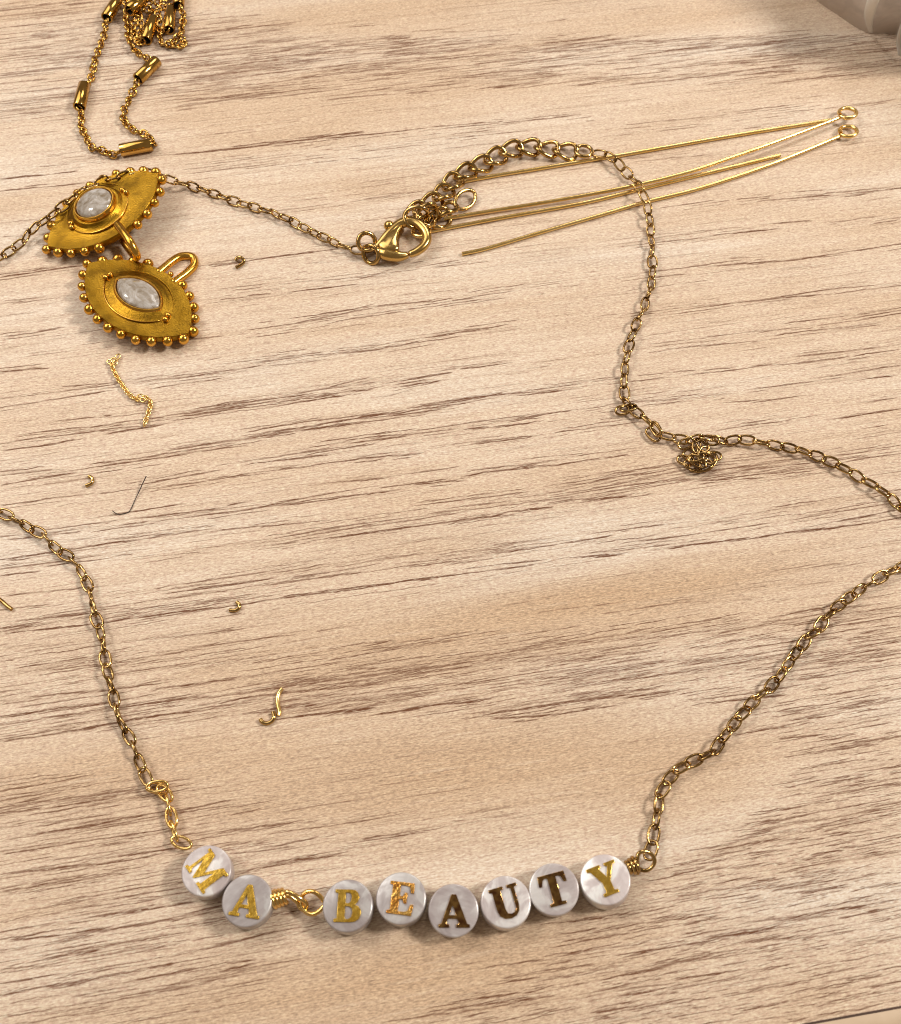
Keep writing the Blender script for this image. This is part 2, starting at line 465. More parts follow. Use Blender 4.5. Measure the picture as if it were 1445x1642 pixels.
# pore clusters of the wood: (polyline in photo px, half spread px, strength, density)
STREAKS = [
 ([(0,95),(240,70),(460,40)],16,.55,1.0), ([(0,40),(150,22)],18,.45,.8), ([(300,60),(470,38)],7,.55,1.2),
 ([(300,95),(560,80),(800,74)],20,.62,1.3), ([(300,140),(560,118),(700,108)],12,.6,1.0), ([(300,158),(380,156),(520,140)],2,.7,1),
 ([(520,160),(700,145)],3,.5,.8), ([(800,74),(1050,72),(1300,62)],10,.6,1.1), ([(800,110),(1050,108),(1300,95)],14,.55,1.0),
 ([(800,130),(1100,118)],6,.45,.8), ([(700,125),(900,118)],8,.5,.8), ([(1090,75),(1445,58)],5,.7,1.0), ([(1090,100),(1445,80)],10,.6,1.0), ([(1090,125),(1445,105)],3,.55,.8),
 ([(1000,200),(1200,180),(1300,168)],4,.6,1.0), ([(800,198),(930,185)],3,.6,.8), ([(300,246),(400,236),(580,211)],1.5,.9,1), ([(450,228),(620,213),(730,200),(800,195)],3,.75,1.2),
 ([(360,240),(430,232)],2,.75,1), ([(300,275),(440,258),(600,238),(700,225),(800,214)],9,.55,.9), ([(500,258),(570,254)],3,.6,1), ([(970,208),(1130,196)],6,.5,.8), ([(1180,200),(1290,190),(1445,160)],6,.6,.8),
 ([(0,190),(200,165),(380,140)],10,.5,.8), ([(80,262),(380,240)],6,.45,.7), ([(80,225),(300,205)],8,.4,.6), ([(0,287),(120,275)],3,.7,.8), ([(0,306),(150,292)],2,.65,1), ([(300,272),(500,245)],6,.5,.8),
 ([(0,380),(80,376)],2,.5,1), ([(0,445),(60,436),(130,425)],3,.8,1.1), ([(0,483),(60,478)],3,.6,1), ([(320,395),(470,362)],4,.3,.5), ([(330,330),(470,312)],4,.35,.5), ([(430,345),(570,325),(680,300)],6,.5,.7), ([(560,300),(700,280)],4,.5,.8),
 ([(0,540),(50,535),(90,526)],3,.85,1.2), ([(0,595),(70,592)],3,.8,1.2), ([(330,430),(420,415),(515,402)],2.5,.75,1), ([(330,425),(390,420)],3,.55,1), ([(450,410),(510,403)],1.5,.6,1),
 ([(370,465),(470,458),(560,450),(640,435)],6,.6,.9), ([(640,435),(760,412)],5,.55,.9), ([(490,465),(522,462)],1.5,.9,1), ([(350,480),(430,472)],3,.55,1), ([(690,430),(760,422)],2,.5,1),
 ([(420,530),(500,520),(560,500)],6,.75,1.4), ([(500,510),(600,495),(690,488),(800,470)],5,.75,1.1), ([(560,512),(640,500)],3,.6,1), ([(300,545),(355,540)],3,.6,1.0), ([(620,490),(690,482)],1.5,.7,1),
 ([(300,605),(380,592),(450,580)],4,.7,1), ([(340,580),(480,566),(600,558)],4,.65,.9), ([(450,575),(600,562),(700,540),(800,522)],4,.75,1.1), ([(540,566),(600,560)],3,.6,1), ([(740,530),(800,527)],3,.6,1),
 ([(300,665),(420,640),(480,632)],5,.65,1.1), ([(480,645),(540,635)],1.5,.85,1), ([(335,652),(480,634)],2,.75,1), ([(540,622),(585,616)],4,.8,1.6), ([(560,627),(590,625)],1.5,.8,1), ([(650,610),(720,598)],2.5,.85,1.6), ([(735,592),(800,585)],3,.75,1.1), ([(610,640),(700,612)],3,.5,.7),
 ([(390,702),(480,690),(550,680)],3,.7,1), ([(500,680),(640,665),(700,650)],4,.65,1), ([(620,668),(720,655)],3,.6,1), ([(700,650),(800,632)],3,.75,1.1), ([(530,685),(610,673)],1.5,.75,1),
 ([(1000,255),(1190,246)],3,.5,.8), ([(1100,332),(1160,322),(1230,315)],3,.55,1), ([(1220,322),(1330,314),(1445,302)],3,.7,1.1), ([(1270,308),(1345,304)],1.5,.5,1),
 ([(1000,395),(1060,388),(1130,370),(1190,364)],5,.6,1), ([(1170,374),(1240,368)],2,.7,1.2), ([(1240,357),(1300,356)],3,.65,1.3), ([(1320,360),(1380,355),(1420,347)],4,.6,1.2), ([(1060,388),(1140,380)],3,.5,1),
 ([(1000,440),(1080,432),(1150,422)],4,.65,1.1), ([(1140,425),(1260,418),(1330,408)],3,.7,1), ([(1320,408),(1390,400),(1445,390)],4,.75,1.3), ([(1040,445),(1100,440)],2,.5,1), ([(1160,414),(1230,412)],2,.4,1),
 ([(1000,508),(1090,498),(1170,487)],4,.6,1.1), ([(1080,490),(1170,482)],5,.55,1), ([(1150,488),(1230,480),(1300,474)],2.5,.75,1.1), ([(1230,480),(1340,462),(1400,458)],3,.6,1), ([(1340,470),(1445,458)],2,.5,1),
 ([(1010,562),(1070,552),(1130,548)],4,.7,1.1), ([(1100,556),(1210,548)],1.5,.6,1), ([(1130,540),(1230,529)],1.5,.6,1), ([(1230,540),(1300,530),(1340,525)],4,.7,1.2), ([(1280,520),(1370,510),(1445,497)],4,.85,1.4), ([(1330,528),(1410,522)],2,.5,1),
 ([(1020,602),(1100,595),(1170,590)],3,.65,1), ([(1200,588),(1260,584)],2.5,.6,1), ([(1270,572),(1340,565),(1400,558)],3,.65,1), ([(1270,584),(1360,572),(1420,563)],3,.7,1.2), ([(1010,612),(1060,608)],2,.5,1),
 ([(1000,645),(1090,640),(1130,636)],4,.65,1.1), ([(1090,638),(1250,618),(1380,602)],5,.65,1), ([(1390,607),(1425,604)],2,.85,1.5), ([(1200,648),(1300,632)],3,.7,1), ([(1350,600),(1445,585)],3,.5,1), ([(1170,645),(1215,642)],1.5,.7,1), ([(1350,650),(1445,638)],4,.6,.9),
 ([(1150,690),(1250,676),(1300,668)],4,.6,.9), ([(1180,680),(1240,672)],2,.6,1), ([(1330,705),(1445,688)],4,.6,.9), ([(1340,672),(1445,655)],2.5,.7,1),
 ([(0,640),(130,624)],2,.6,1), ([(0,654),(80,642),(160,628)],3,.6,1), ([(90,620),(170,615)],2,.5,1), ([(60,630),(150,620),(330,602)],4,.5,.8), ([(170,620),(250,608),(360,600)],4,.6,1),
 ([(60,692),(140,685),(230,678)],6,.8,1.6), ([(80,700),(150,692)],4,.8,1.5), ([(0,712),(70,700)],1.5,.65,1), ([(230,680),(330,662),(440,648),(500,632)],4,.75,1.2), ([(255,668),(400,650)],1.5,.6,1), ([(160,698),(260,680)],2,.6,1), ([(0,722),(60,716),(110,707)],3,.75,1.1), ([(95,676),(170,666)],1,.6,1), ([(300,662),(480,632)],3,.5,.8),
 ([(0,762),(60,756),(80,755)],4,.65,1.2), ([(60,765),(110,760)],3,.75,1.4), ([(130,752),(200,742),(290,730)],5,.8,1.5), ([(270,728),(400,705),(500,683)],4,.85,1.4), ([(320,720),(430,703)],4,.7,1.3), ([(0,778),(110,760)],2,.6,1), ([(390,695),(500,672)],3,.6,1),
 ([(0,810),(60,803)],2,.7,1), ([(60,800),(150,792),(210,785)],2,.45,1), ([(240,775),(290,765),(345,754)],4,.8,1.4), ([(255,782),(330,772),(400,764)],2,.7,1), ([(360,745),(460,730),(500,722)],4,.7,1.1), ([(340,765),(400,763)],1.5,.8,1), ([(430,755),(500,748)],2,.6,1),
 ([(60,850),(150,840),(170,838)],2,.6,1), ([(170,828),(290,808)],2,.65,1), ([(210,832),(330,818),(390,806)],3,.7,1.2), ([(190,842),(280,832),(390,818)],3,.7,1.1), ([(380,822),(500,795)],2,.75,1), ([(480,805),(500,802)],2,.7,1), ([(100,856),(120,854)],2,.7,1.2),
 ([(0,866),(50,862),(110,850)],3,.7,1), ([(0,898),(120,880),(200,868)],2,.75,1), ([(190,872),(290,855)],2,.6,1), ([(170,865),(330,850),(400,842),(500,832)],6,.6,1), ([(130,895),(230,888),(330,882),(470,872)],4,.65,1), ([(350,850),(470,840)],2,.6,1),
 ([(450,635),(540,620),(590,605)],3,.6,1), ([(450,645),(530,634)],1.5,.7,1), ([(640,620),(700,610)],1.5,.85,1), ([(450,692),(520,680),(620,662)],2.5,.85,1.4), ([(530,682),(580,677)],2,.7,1), ([(620,665),(720,650)],3,.75,1.2), ([(700,645),(800,633),(830,636)],2.5,.85,1.5), ([(860,630),(890,628)],1.5,.85,1.4), ([(850,625),(940,615),(1000,606)],3,.6,1),
 ([(450,738),(520,730)],3,.7,1.2), ([(510,722),(580,708),(640,702)],5,.8,1.6), ([(640,700),(740,685),(830,672)],4,.75,1.2), ([(680,698),(760,690)],5,.6,1.2), ([(820,672),(880,663),(920,662)],2.5,.8,1), ([(790,685),(850,678)],3,.75,1.3), ([(530,742),(600,733),(665,729)],2.5,.85,1.4), ([(490,725),(560,720)],2,.6,1), ([(720,712),(850,700)],2.5,.6,1), ([(760,712),(830,704)],1.5,.75,1), ([(880,695),(1000,680)],1.5,.75,1), ([(940,665),(1000,650)],5,.7,1.2), ([(950,680),(990,675)],4,.65,1.2), ([(450,752),(470,750)],2,.7,1),
 ([(450,805),(510,795),(570,784)],1.5,.65,1), ([(480,780),(620,765),(740,748)],2,.5,1), ([(450,810),(480,808),(550,798)],1.5,.8,1), ([(550,795),(615,790)],1.5,.75,1), ([(555,772),(615,768)],2,.55,1), ([(660,776),(740,772)],2,.85,1.3), ([(740,770),(800,755),(900,745),(955,736)],1.5,.9,1.3), ([(750,755),(880,740)],3,.6,1), ([(920,732),(1000,720)],2,.6,1), ([(970,735),(1000,731)],1.5,.6,1), ([(820,738),(930,728)],2,.45,1),
 # brown band
 ([(450,862),(560,842),(640,832),(720,820)],10,.65,1.4), ([(700,812),(800,800),(900,788),(1000,768)],9,.65,1.5), ([(530,862),(620,850),(700,840),(770,830),(800,826)],1.5,.95,1.4), ([(570,857),(600,854)],2,.9,1.4), ([(680,828),(760,822),(900,806),(1000,790)],8,.6,1.2), ([(840,818),(880,815)],2,.85,1.4), ([(450,872),(470,870)],3,.7,1.2), ([(930,800),(1000,798)],3,.75,1.2),
 ([(950,785),(1040,765),(1120,750),(1250,738),(1330,730)],12,.65,1.5), ([(1000,780),(1100,765),(1290,748),(1350,742)],4,.75,1.3), ([(950,803),(1000,796)],2,.85,1.2), ([(1060,770),(1200,768),(1300,755)],3,.7,1.1), ([(1130,748),(1280,736),(1445,718)],5,.6,1), ([(1370,722),(1445,708)],4,.7,1.1), ([(1380,735),(1445,728)],2,.7,1), ([(1000,762),(1110,745)],4,.5,1),
 ([(450,930),(560,912),(640,898),(740,885)],9,.55,1.1), ([(450,935),(560,920)],3,.6,1), ([(450,960),(500,952),(550,948)],2,.9,1.3), ([(540,944),(610,938),(660,930),(700,926),(745,920)],1.5,.95,1.2), ([(670,930),(690,928)],2,.9,1), ([(640,902),(760,895),(840,880)],6,.65,1.3), ([(740,888),(830,875),(900,868)],4,.7,1.1), ([(790,914),(850,906)],1.8,.85,1.2), ([(800,905),(860,900)],3,.7,1.1), ([(850,880),(960,862),(1000,852)],2,.7,1), ([(940,888),(1000,880)],3,.75,1.2), ([(930,892),(985,890)],1.5,.8,1), ([(610,878),(720,862),(800,868)],3,.4,.8), ([(450,905),(620,885)],4,.4,.8),
 ([(950,895),(990,890)],1.5,.8,1), ([(1000,870),(1090,860),(1190,845)],3,.7,1.1), ([(970,885),(1080,872),(1130,866)],3,.6,1), ([(1070,880),(1120,872),(1195,864)],2,.95,1.3), ([(1040,842),(1190,832),(1260,820)],4,.6,1), ([(1215,862),(1275,852),(1330,848)],2,.95,1.4), ([(1290,853),(1370,842),(1445,830)],3,.85,1.3), ([(1230,840),(1300,828),(1380,815),(1445,805)],4,.65,1.1), ([(1230,815),(1320,802),(1445,785)],3,.5,.9), ([(990,850),(1060,842)],1.5,.6,1), ([(1340,838),(1445,815)],3,.7,1),
 # lower left
 ([(0,912),(60,905),(110,898)],6,.8,1.5), ([(0,922),(50,918),(60,915)],2,.9,1.3), ([(0,905),(80,890)],4,.6,1), ([(0,978),(90,970)],4,.6,1), ([(60,992),(140,985)],1.5,.7,1), ([(170,960),(280,945),(340,935),(410,925),(500,908)],6,.6,1.1), ([(300,946),(370,938),(500,922)],3,.7,1), ([(0,1018),(60,1010),(140,1003),(200,993)],2,1.0,1.4), ([(0,1008),(50,1003)],3,.8,1.2), ([(210,992),(300,980),(350,975)],1.5,.95,1.2), ([(390,970),(430,962),(500,950)],2,.8,1.2), ([(230,975),(330,962),(400,955)],4,.6,1.1), ([(0,955),(150,942)],2,.5,1),
 ([(0,1130),(60,1122)],2,.7,1), ([(60,1115),(160,1108)],2,.75,1), ([(160,1108),(240,1098)],1.5,.6,1), ([(0,1148),(60,1142),(110,1132),(170,1128)],1.5,.9,1.2), ([(0,1186),(30,1185),(100,1176)],1.5,.8,1), ([(100,1175),(160,1164),(250,1148)],1.8,.9,1.2), ([(70,1150),(140,1145)],2,.6,1), ([(190,1135),(250,1126),(295,1122)],2,.8,1.2), ([(240,1148),(325,1140)],2,.9,1.3), ([(210,1102),(250,1097)],2,.7,1), ([(290,1098),(320,1096)],2,.75,1), ([(340,1128),(400,1118),(450,1112)],2,.75,1), ([(380,1108),(500,1090)],4,.7,1.1), ([(380,1145),(440,1142)],2,.6,1), ([(420,1138),(500,1130)],3,.7,1),
 # dense mid-right bands
 ([(450,1098),(560,1088),(700,1070),(800,1058)],12,.55,1.5), ([(450,1125),(600,1110),(700,1100)],10,.6,1.3), ([(465,1150),(520,1144),(560,1140)],1.8,.9,1.2), ([(545,1142),(600,1136)],2,.85,1.2), ([(610,1145),(670,1138)],1.5,.85,1), ([(650,1138),(700,1130),(760,1127)],2,.85,1.3), ([(770,1143),(830,1138),(900,1128)],4,.85,2.0), ([(780,1148),(850,1150),(920,1142),(960,1132)],2.5,.8,1.5), ([(860,1132),(950,1120),(1010,1115)],3,.75,1.4), ([(960,1135),(980,1132)],1.5,.7,1), ([(750,1100),(900,1085),(1050,1060)],12,.55,1.4), ([(650,1075),(760,1062)],3,.65,1), ([(570,1072),(600,1072)],1.5,.7,1), ([(800,1045),(900,1032),(1050,1010)],5,.5,1), ([(560,1085),(700,1068)],3,.6,1), ([(1000,1118),(1090,1106)],3,.7,1.2), ([(840,1060),(1000,1045)],8,.5,1.2), ([(600,1120),(700,1110)],2,.7,1),
 ([(950,1035),(1100,1015),(1250,1000),(1445,975)],10,.42,1.1), ([(950,1085),(1150,1060),(1300,1045)],14,.5,1.3), ([(1300,1060),(1445,1035)],12,.6,1.5), ([(1130,1120),(1200,1114)],2,.7,1.2), ([(1150,1125),(1260,1115)],2,.7,1), ([(1260,1070),(1445,1050)],6,.6,1.2), ([(450,1035),(600,1020),(760,1000)],8,.25,.6), ([(850,985),(1000,965)],2,.4,.8), ([(960,985),(1080,968),(1200,962)],2,.45,.8),
 # lower field
 ([(450,1335),(540,1322),(620,1310)],1.5,.5,1), ([(560,1306),(760,1296)],2,.3,.8), ([(450,1355),(500,1345)],2,.75,1.1), ([(580,1345),(700,1330)],1.5,.6,1), ([(610,1345),(660,1338)],1.5,.75,1), ([(720,1318),(830,1304)],2,.5,1), ([(470,1380),(530,1374)],1.5,.8,1), ([(540,1360),(640,1352)],2,.5,.8),
 ([(0,1305),(100,1292),(180,1280)],1.5,.85,1), ([(50,1338),(130,1326),(260,1302)],1.8,.9,1), ([(0,1282),(60,1275)],2,.6,1), ([(30,1290),(250,1262)],2,.5,1), ([(0,1370),(120,1352),(230,1335)],1.5,.85,1), ([(130,1320),(160,1315)],2,.8,1), ([(0,1402),(110,1390),(200,1380),(270,1366)],2,.8,1), ([(0,1428),(60,1422),(130,1412)],2,.75,1), ([(180,1375),(290,1360)],2,.8,1), ([(40,1425),(100,1412)],1.5,.6,1), ([(10,1505),(60,1503),(100,1500),(160,1490)],2.5,.9,1.3), ([(150,1495),(230,1482),(345,1455)],2.5,.8,1.2), ([(150,1470),(230,1460),(300,1448)],2,.8,1), ([(190,1440),(250,1430),(290,1425)],2,.7,1), ([(70,1540),(110,1530),(150,1525)],1.5,.85,1.2), ([(110,1532),(180,1515)],2,.75,1), ([(0,1555),(50,1550)],2,.7,1), ([(20,1575),(45,1571)],1.5,.8,1), ([(0,1597),(110,1575)],1.5,.75,1), ([(60,1595),(140,1572),(200,1562),(270,1548)],1.5,.8,1), ([(200,1575),(330,1550),(400,1540)],2,.75,1), ([(270,1588),(300,1583)],1.5,.75,1), ([(100,1460),(260,1440)],2,.5,.9), ([(250,1255),(330,1270)],2,.3,.5), ([(290,1300),(360,1285)],1.5,.85,1.2), ([(330,1335),(420,1325),(500,1318)],1.5,.6,1), ([(360,1370),(470,1360)],3,.5,1), ([(430,1385),(500,1372)],2,.75,1), ([(300,1425),(340,1415)],2,.6,1), ([(340,1520),(500,1478)],2,.65,1), ([(230,1525),(350,1500)],3,.6,1), ([(350,1560),(400,1545)],1.5,.6,1), ([(300,1625),(345,1620)],2,.4,1),
 ([(820,1545),(880,1540)],2,.6,1), ([(910,1478),(960,1472)],2,.7,1.2), ([(890,1500),(960,1490)],2,.8,1.2), ([(900,1512),(950,1500)],2,.7,1), ([(815,1575),(850,1570)],2,.75,1.2), ([(765,1600),(820,1595)],2.5,.75,1.2), ([(660,1632),(720,1625)],2,.75,1.1), ([(730,1615),(780,1612)],1.5,.6,1), ([(830,1605),(850,1602)],1.5,.9,1), ([(900,1530),(980,1520)],4,.65,1.3),
 ([(1210,1320),(1290,1308)],3,.75,1.3), ([(1250,1300),(1310,1288)],3,.75,1.3), ([(1060,1395),(1150,1372),(1210,1360)],5,.65,1.3), ([(1190,1350),(1300,1345)],3,.6,1), ([(1075,1400),(1130,1390)],3,.7,1), ([(1130,1360),(1230,1340)],3,.6,1), ([(1260,1475),(1320,1462),(1380,1455)],3,.75,1.3), ([(1130,1508),(1200,1495)],2,.85,1.2), ([(1000,1530),(1100,1515)],5,.7,1.3), ([(1000,1565),(1130,1535)],3,.75,1.2), ([(1065,1545),(1120,1540)],1.5,.8,1), ([(1080,1570),(1160,1560)],2,.85,1.2), ([(1000,1585),(1060,1580)],2,.7,1), ([(1180,1430),(1330,1410)],4,.6,1), ([(1050,1440),(1180,1425)],4,.6,1.1), ([(1210,1520),(1290,1508)],2.5,.7,1), ([(1300,1270),(1445,1240)],8,.6,1.2), ([(1320,1315),(1445,1290)],6,.6,1.2), ([(1300,1385),(1445,1355)],6,.55,1.1), ([(1150,1180),(1330,1160)],4,.6,1), ([(1240,1185),(1320,1178)],2,.8,1.1), ([(1300,1150),(1445,1110)],8,.6,1.2), ([(1330,1205),(1445,1180)],8,.6,1.2),
]
# fields of scattered single pores: (polygon, number, strength range, length range px)
FIELDS = [
 ([(1445,1090),(1230,1130),(1200,1180),(1300,1215),(1240,1290),(1110,1370),(1060,1420),(960,1475),(860,1545),(690,1620),(680,1642),(1290,1640),(1445,1610)], 1000, (.28,.8), (14,42)),
 ([(0,1240),(220,1250),(420,1300),(520,1430),(460,1540),(330,1642),(0,1642)], 380, (.22,.72), (28,95)),
 ([(450,1040),(1000,1000),(1445,950),(1445,1100),(1050,1120),(800,1140),(450,1150)], 520, (.25,.75), (18,60)),
 ([(0,985),(450,930),(450,1140),(0,1195)], 230, (.2,.65), (22,90)),
 ([(0,0),(150,0),(330,30),(470,42),(480,105),(300,150),(0,190)], 330, (.25,.65), (20,70)),
 ([(300,62),(800,62),(1445,55),(1445,125),(800,140),(300,165)], 400, (.25,.7), (18,70)),
 ([(0,170),(1445,150),(1445,980),(0,1000)], 480, (.1,.45), (20,90)),
 ([(0,1200),(1050,1140),(900,1560),(0,1500)], 150, (.08,.3), (20,90)),
]
# plain warm zones (x, y, rx, ry, amount)
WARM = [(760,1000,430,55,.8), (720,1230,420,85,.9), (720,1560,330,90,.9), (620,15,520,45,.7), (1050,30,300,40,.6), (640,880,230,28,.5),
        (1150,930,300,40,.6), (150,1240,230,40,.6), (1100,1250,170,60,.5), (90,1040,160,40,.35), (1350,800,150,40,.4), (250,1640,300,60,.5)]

U0, U1, DU = -108.0, 108.0, 0.6
V1, DV = 122.0, 0.08
us = np.arange(U0, U1 + 0.5 * DU, DU)
vs = np.arange(V_EDGE, V1 + 0.5 * DV, DV)
NU, NV = len(us), len(vs)
dark = np.zeros((NV, NU), np.float32)
tint = np.zeros((NV, NU), np.float32)
warm = np.zeros((NV, NU), np.float32)


def splat(arr, u_a, u_b, vline, sig, amp, mode='max'):
    """draw a line v = vline(u) between u_a and u_b, gaussian across"""
    i0, i1 = int(np.ceil((u_a - U0) / DU)), int(np.floor((u_b - U0) / DU))
    i0, i1 = max(0, i0), min(NU - 1, i1)
    if i1 < i0:
        return
    ii = np.arange(i0, i1 + 1)
    vv = vline(us[ii])
    a = amp(us[ii]) if callable(amp) else np.full(len(ii), amp)
    h = max(2, int(2.6 * sig / DV))
    jc = np.round((vv - V_EDGE) / DV).astype(int)
    for k in range(-h, h + 1):
        jj = jc + k
        ok = (jj >= 0) & (jj < NV)
        val = a * np.exp(-0.5 * ((V_EDGE + jj * DV - vv) / sig) ** 2)
        j2, i2, v2 = jj[ok], ii[ok], val[ok]
        if mode == 'max':
            arr[j2, i2] = np.maximum(arr[j2, i2], v2)
        else:
            arr[j2, i2] += v2


def one_pore(u, v, L, sig, amp, slope=0.0):
    ph, ph2 = rng.uniform(0, 6.28, 2)
    sig = sig * (10.4 / min(13.5, max(5.9, 10.4 - 0.045 * v))) ** 0.9      # pores are a little wider towards the far side of the board
    wa = rng.uniform(0.01, 0.06)
    wl, wl2 = rng.uniform(4, 9), rng.uniform(1.8, 3.5)
    n = max(2, int(L / 2.2))
    brk = rng.uniform(0.35, 1.0, n + 2)

    jag = rng.normal(0, 0.028, int((L + 4) / DU) + 8)

    def vl(x):
        return v + np.interp((x - u + L / 2) / DU, np.arange(len(jag)), jag) + slope * (x - u) + wa * np.sin(x / wl * 6.28 + ph) + 0.5 * wa * np.sin(x / wl2 * 6.28 + ph2)

    def am(x):
        t = np.clip((x - (u - L / 2)) / L, 0, 1)
        return amp * np.interp(t * (n + 1), np.arange(n + 2), brk) * np.clip(np.minimum(t, 1 - t) * 7, 0.25, 1)
    splat(dark, u - L / 2, u + L / 2, vl, sig, am)


def pxmm(y):
    return 11.61 * (1 + (y - 821) / 3500.0)


for pts, spread, st, dens in STREAKS:
    uvp = [uv_of(*q) for q in pts]
    uu = np.array([q[0] for q in uvp]); vv = np.array([q[1] for q in uvp])
    ym = sum(q[1] for q in pts) / len(pts)
    s = pxmm(ym)
    fo = 0.9 * (1 + (ym - 821) / 3500.0)          # foreshortening across the view
    sp_mm = spread / (s * fo)
    Lt = uu[-1] - uu[0]
    # haze
    splat(tint, uu[0] - 1, uu[-1] + 1, lambda x: np.interp(x, uu, vv), max(0.35, sp_mm * 0.8),
          lambda x: 0.42 * st * (0.5 + 0.5 * min(1, spread / 6)) * np.clip(np.minimum(x - uu[0] + 1, uu[-1] + 1 - x) / 2.5, 0, 1), 'add')
    # a core line for narrow ones
    if spread <= 3.5:
        x = uu[0]
        while x < uu[-1]:
            L = min(uu[-1] - x + 0.8, rng.uniform(4.0, 13.0))
            c = x + L / 2
            one_pore(c, np.interp(c, uu, vv) + rng.normal(0, sp_mm * 0.2), L, rng.uniform(0.048, 0.075), min(1, st * rng.uniform(0.9, 1.25)),
                     (np.interp(c + 1, uu, vv) - np.interp(c - 1, uu, vv)) * 0.35)
            x += L * rng.uniform(0.95, 1.25)
    n = int(dens * max(2, Lt * 0.34 * (1 + spread / 3.5)))
    for _ in range(n):
        c = rng.uniform(uu[0], uu[-1])
        L = rng.uniform(2.0, 13.0)
        off = np.round(rng.normal(0, sp_mm * 0.85) / 0.5) * 0.5 + rng.normal(0, 0.035)
        one_pore(c, np.interp(c, uu, vv) + off, L, rng.uniform(0.034, 0.052), min(1, st * rng.uniform(0.4, 1.1)),
                 (np.interp(c + 1, uu, vv) - np.interp(c - 1, uu, vv)) * 0.2 + rng.normal(0, 0.006))


def inside(x, y, poly):
    c = False
    j = len(poly) - 1
    for i in range(len(poly)):
        xi, yi = poly[i]; xj, yj = poly[j]
        if (yi > y) != (yj > y) and x < (xj - xi) * (y - yi) / (yj - yi) + xi:
            c = not c
        j = i
    return c


for poly, n, (s0, s1), (l0, l1) in FIELDS:
    xs = [q[0] for q in poly]; ys = [q[1] for q in poly]
    k = 0
    while k < n:
        x, y = rng.uniform(min(xs), max(xs)), rng.uniform(min(ys), max(ys))
        if not inside(x, y, poly):
            continue
        k += 1
        u, v = uv_of(x, y)
        one_pore(u, v, rng.uniform(1.3 * l0, 2.6 * l1) / pxmm(y), rng.uniform(0.034, 0.052), rng.uniform(s0, s1), rng.normal(0, 0.012))
        if rng.uniform() < 0.5:
            L = rng.uniform(2, 7)
            splat(tint, u - L / 2, u + L / 2, lambda q: np.full(len(q), v), rng.uniform(0.2, 0.5), 0.14, 'add')

# beyond the picture the grain goes on
for _ in range(500):
    u, v = rng.uniform(U0, U1), rng.uniform(V_EDGE, V1)
    one_pore(u, v, rng.uniform(2, 9), rng.uniform(0.06, 0.11), rng.uniform(.1, .45))
UU, VV = np.meshgrid(us, vs)
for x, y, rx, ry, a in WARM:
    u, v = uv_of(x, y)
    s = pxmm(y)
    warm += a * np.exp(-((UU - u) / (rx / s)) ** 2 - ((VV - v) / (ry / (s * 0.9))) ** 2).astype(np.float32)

# rectilinear grid: dense inside, coarse outwards
ue = np.concatenate([np.linspace(-420, U0 - 6, 6), us, np.linspace(U1 + 6, 420, 6)])
ve = np.concatenate([vs, np.linspace(V1 + 6, 620, 8)])


def expand(a):
    return np.pad(a, ((0, 8), (6, 6)))


dark, tint, warm = expand(np.clip(dark, 0, 1)), expand(np.clip(tint, 0, 1)), expand(np.clip(warm, 0, 1))
nu, nv = len(ue), len(ve)
GU, GV = np.meshgrid(ue, ve)
co = np.stack([GU, GV, np.zeros_like(GU)], -1).reshape(-1, 3).astype(np.float32) * MM
idx = np.arange(nu * nv).reshape(nv, nu)
quads = np.stack([idx[:-1, :-1], idx[:-1, 1:], idx[1:, 1:], idx[1:, :-1]], -1).reshape(-1, 4)
me = bpy.data.meshes.new('table_top')
me.vertices.add(len(co)); me.vertices.foreach_set('co', co.ravel())
me.loops.add(quads.size); me.loops.foreach_set('vertex_index', quads.ravel().astype(np.int32))
me.polygons.add(len(quads)); me.polygons.foreach_set('loop_start', np.arange(0, quads.size, 4, dtype=np.int32))
me.update(calc_edges=True)
at = me.attributes.new('pores', 'FLOAT_COLOR', 'POINT')
colr = np.ones((nu * nv, 4), np.float32)
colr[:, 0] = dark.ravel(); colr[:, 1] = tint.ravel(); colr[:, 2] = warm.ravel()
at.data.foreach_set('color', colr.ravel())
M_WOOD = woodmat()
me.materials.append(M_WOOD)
table = bpy.data.objects.new('table_top', me)
COL.objects.link(table)
table.rotation_euler = (0, 0, GA)
table['kind'] = 'structure'
table['label'] = 'pale wood grain laminate table top with brown pore streaks'


def bar(name, profile, x0, x1, mat, parent):
    """extrude a (v, z) profile along the grain"""
    bm = bmesh.new()
    A = [bm.verts.new((x0, v, z)) for v, z in profile]
    B = [bm.verts.new((x1, v, z)) for v, z in profile]
    n = len(profile)
    for i in range(n):
        bm.faces.new((A[i], A[(i + 1) % n], B[(i + 1) % n], B[i]))
    bm.faces.new(A); bm.faces.new(B[::-1])
    o = mesh_obj(name, bm_mesh(name, bm, sharp=35), mat)
    o.parent = parent
    return o


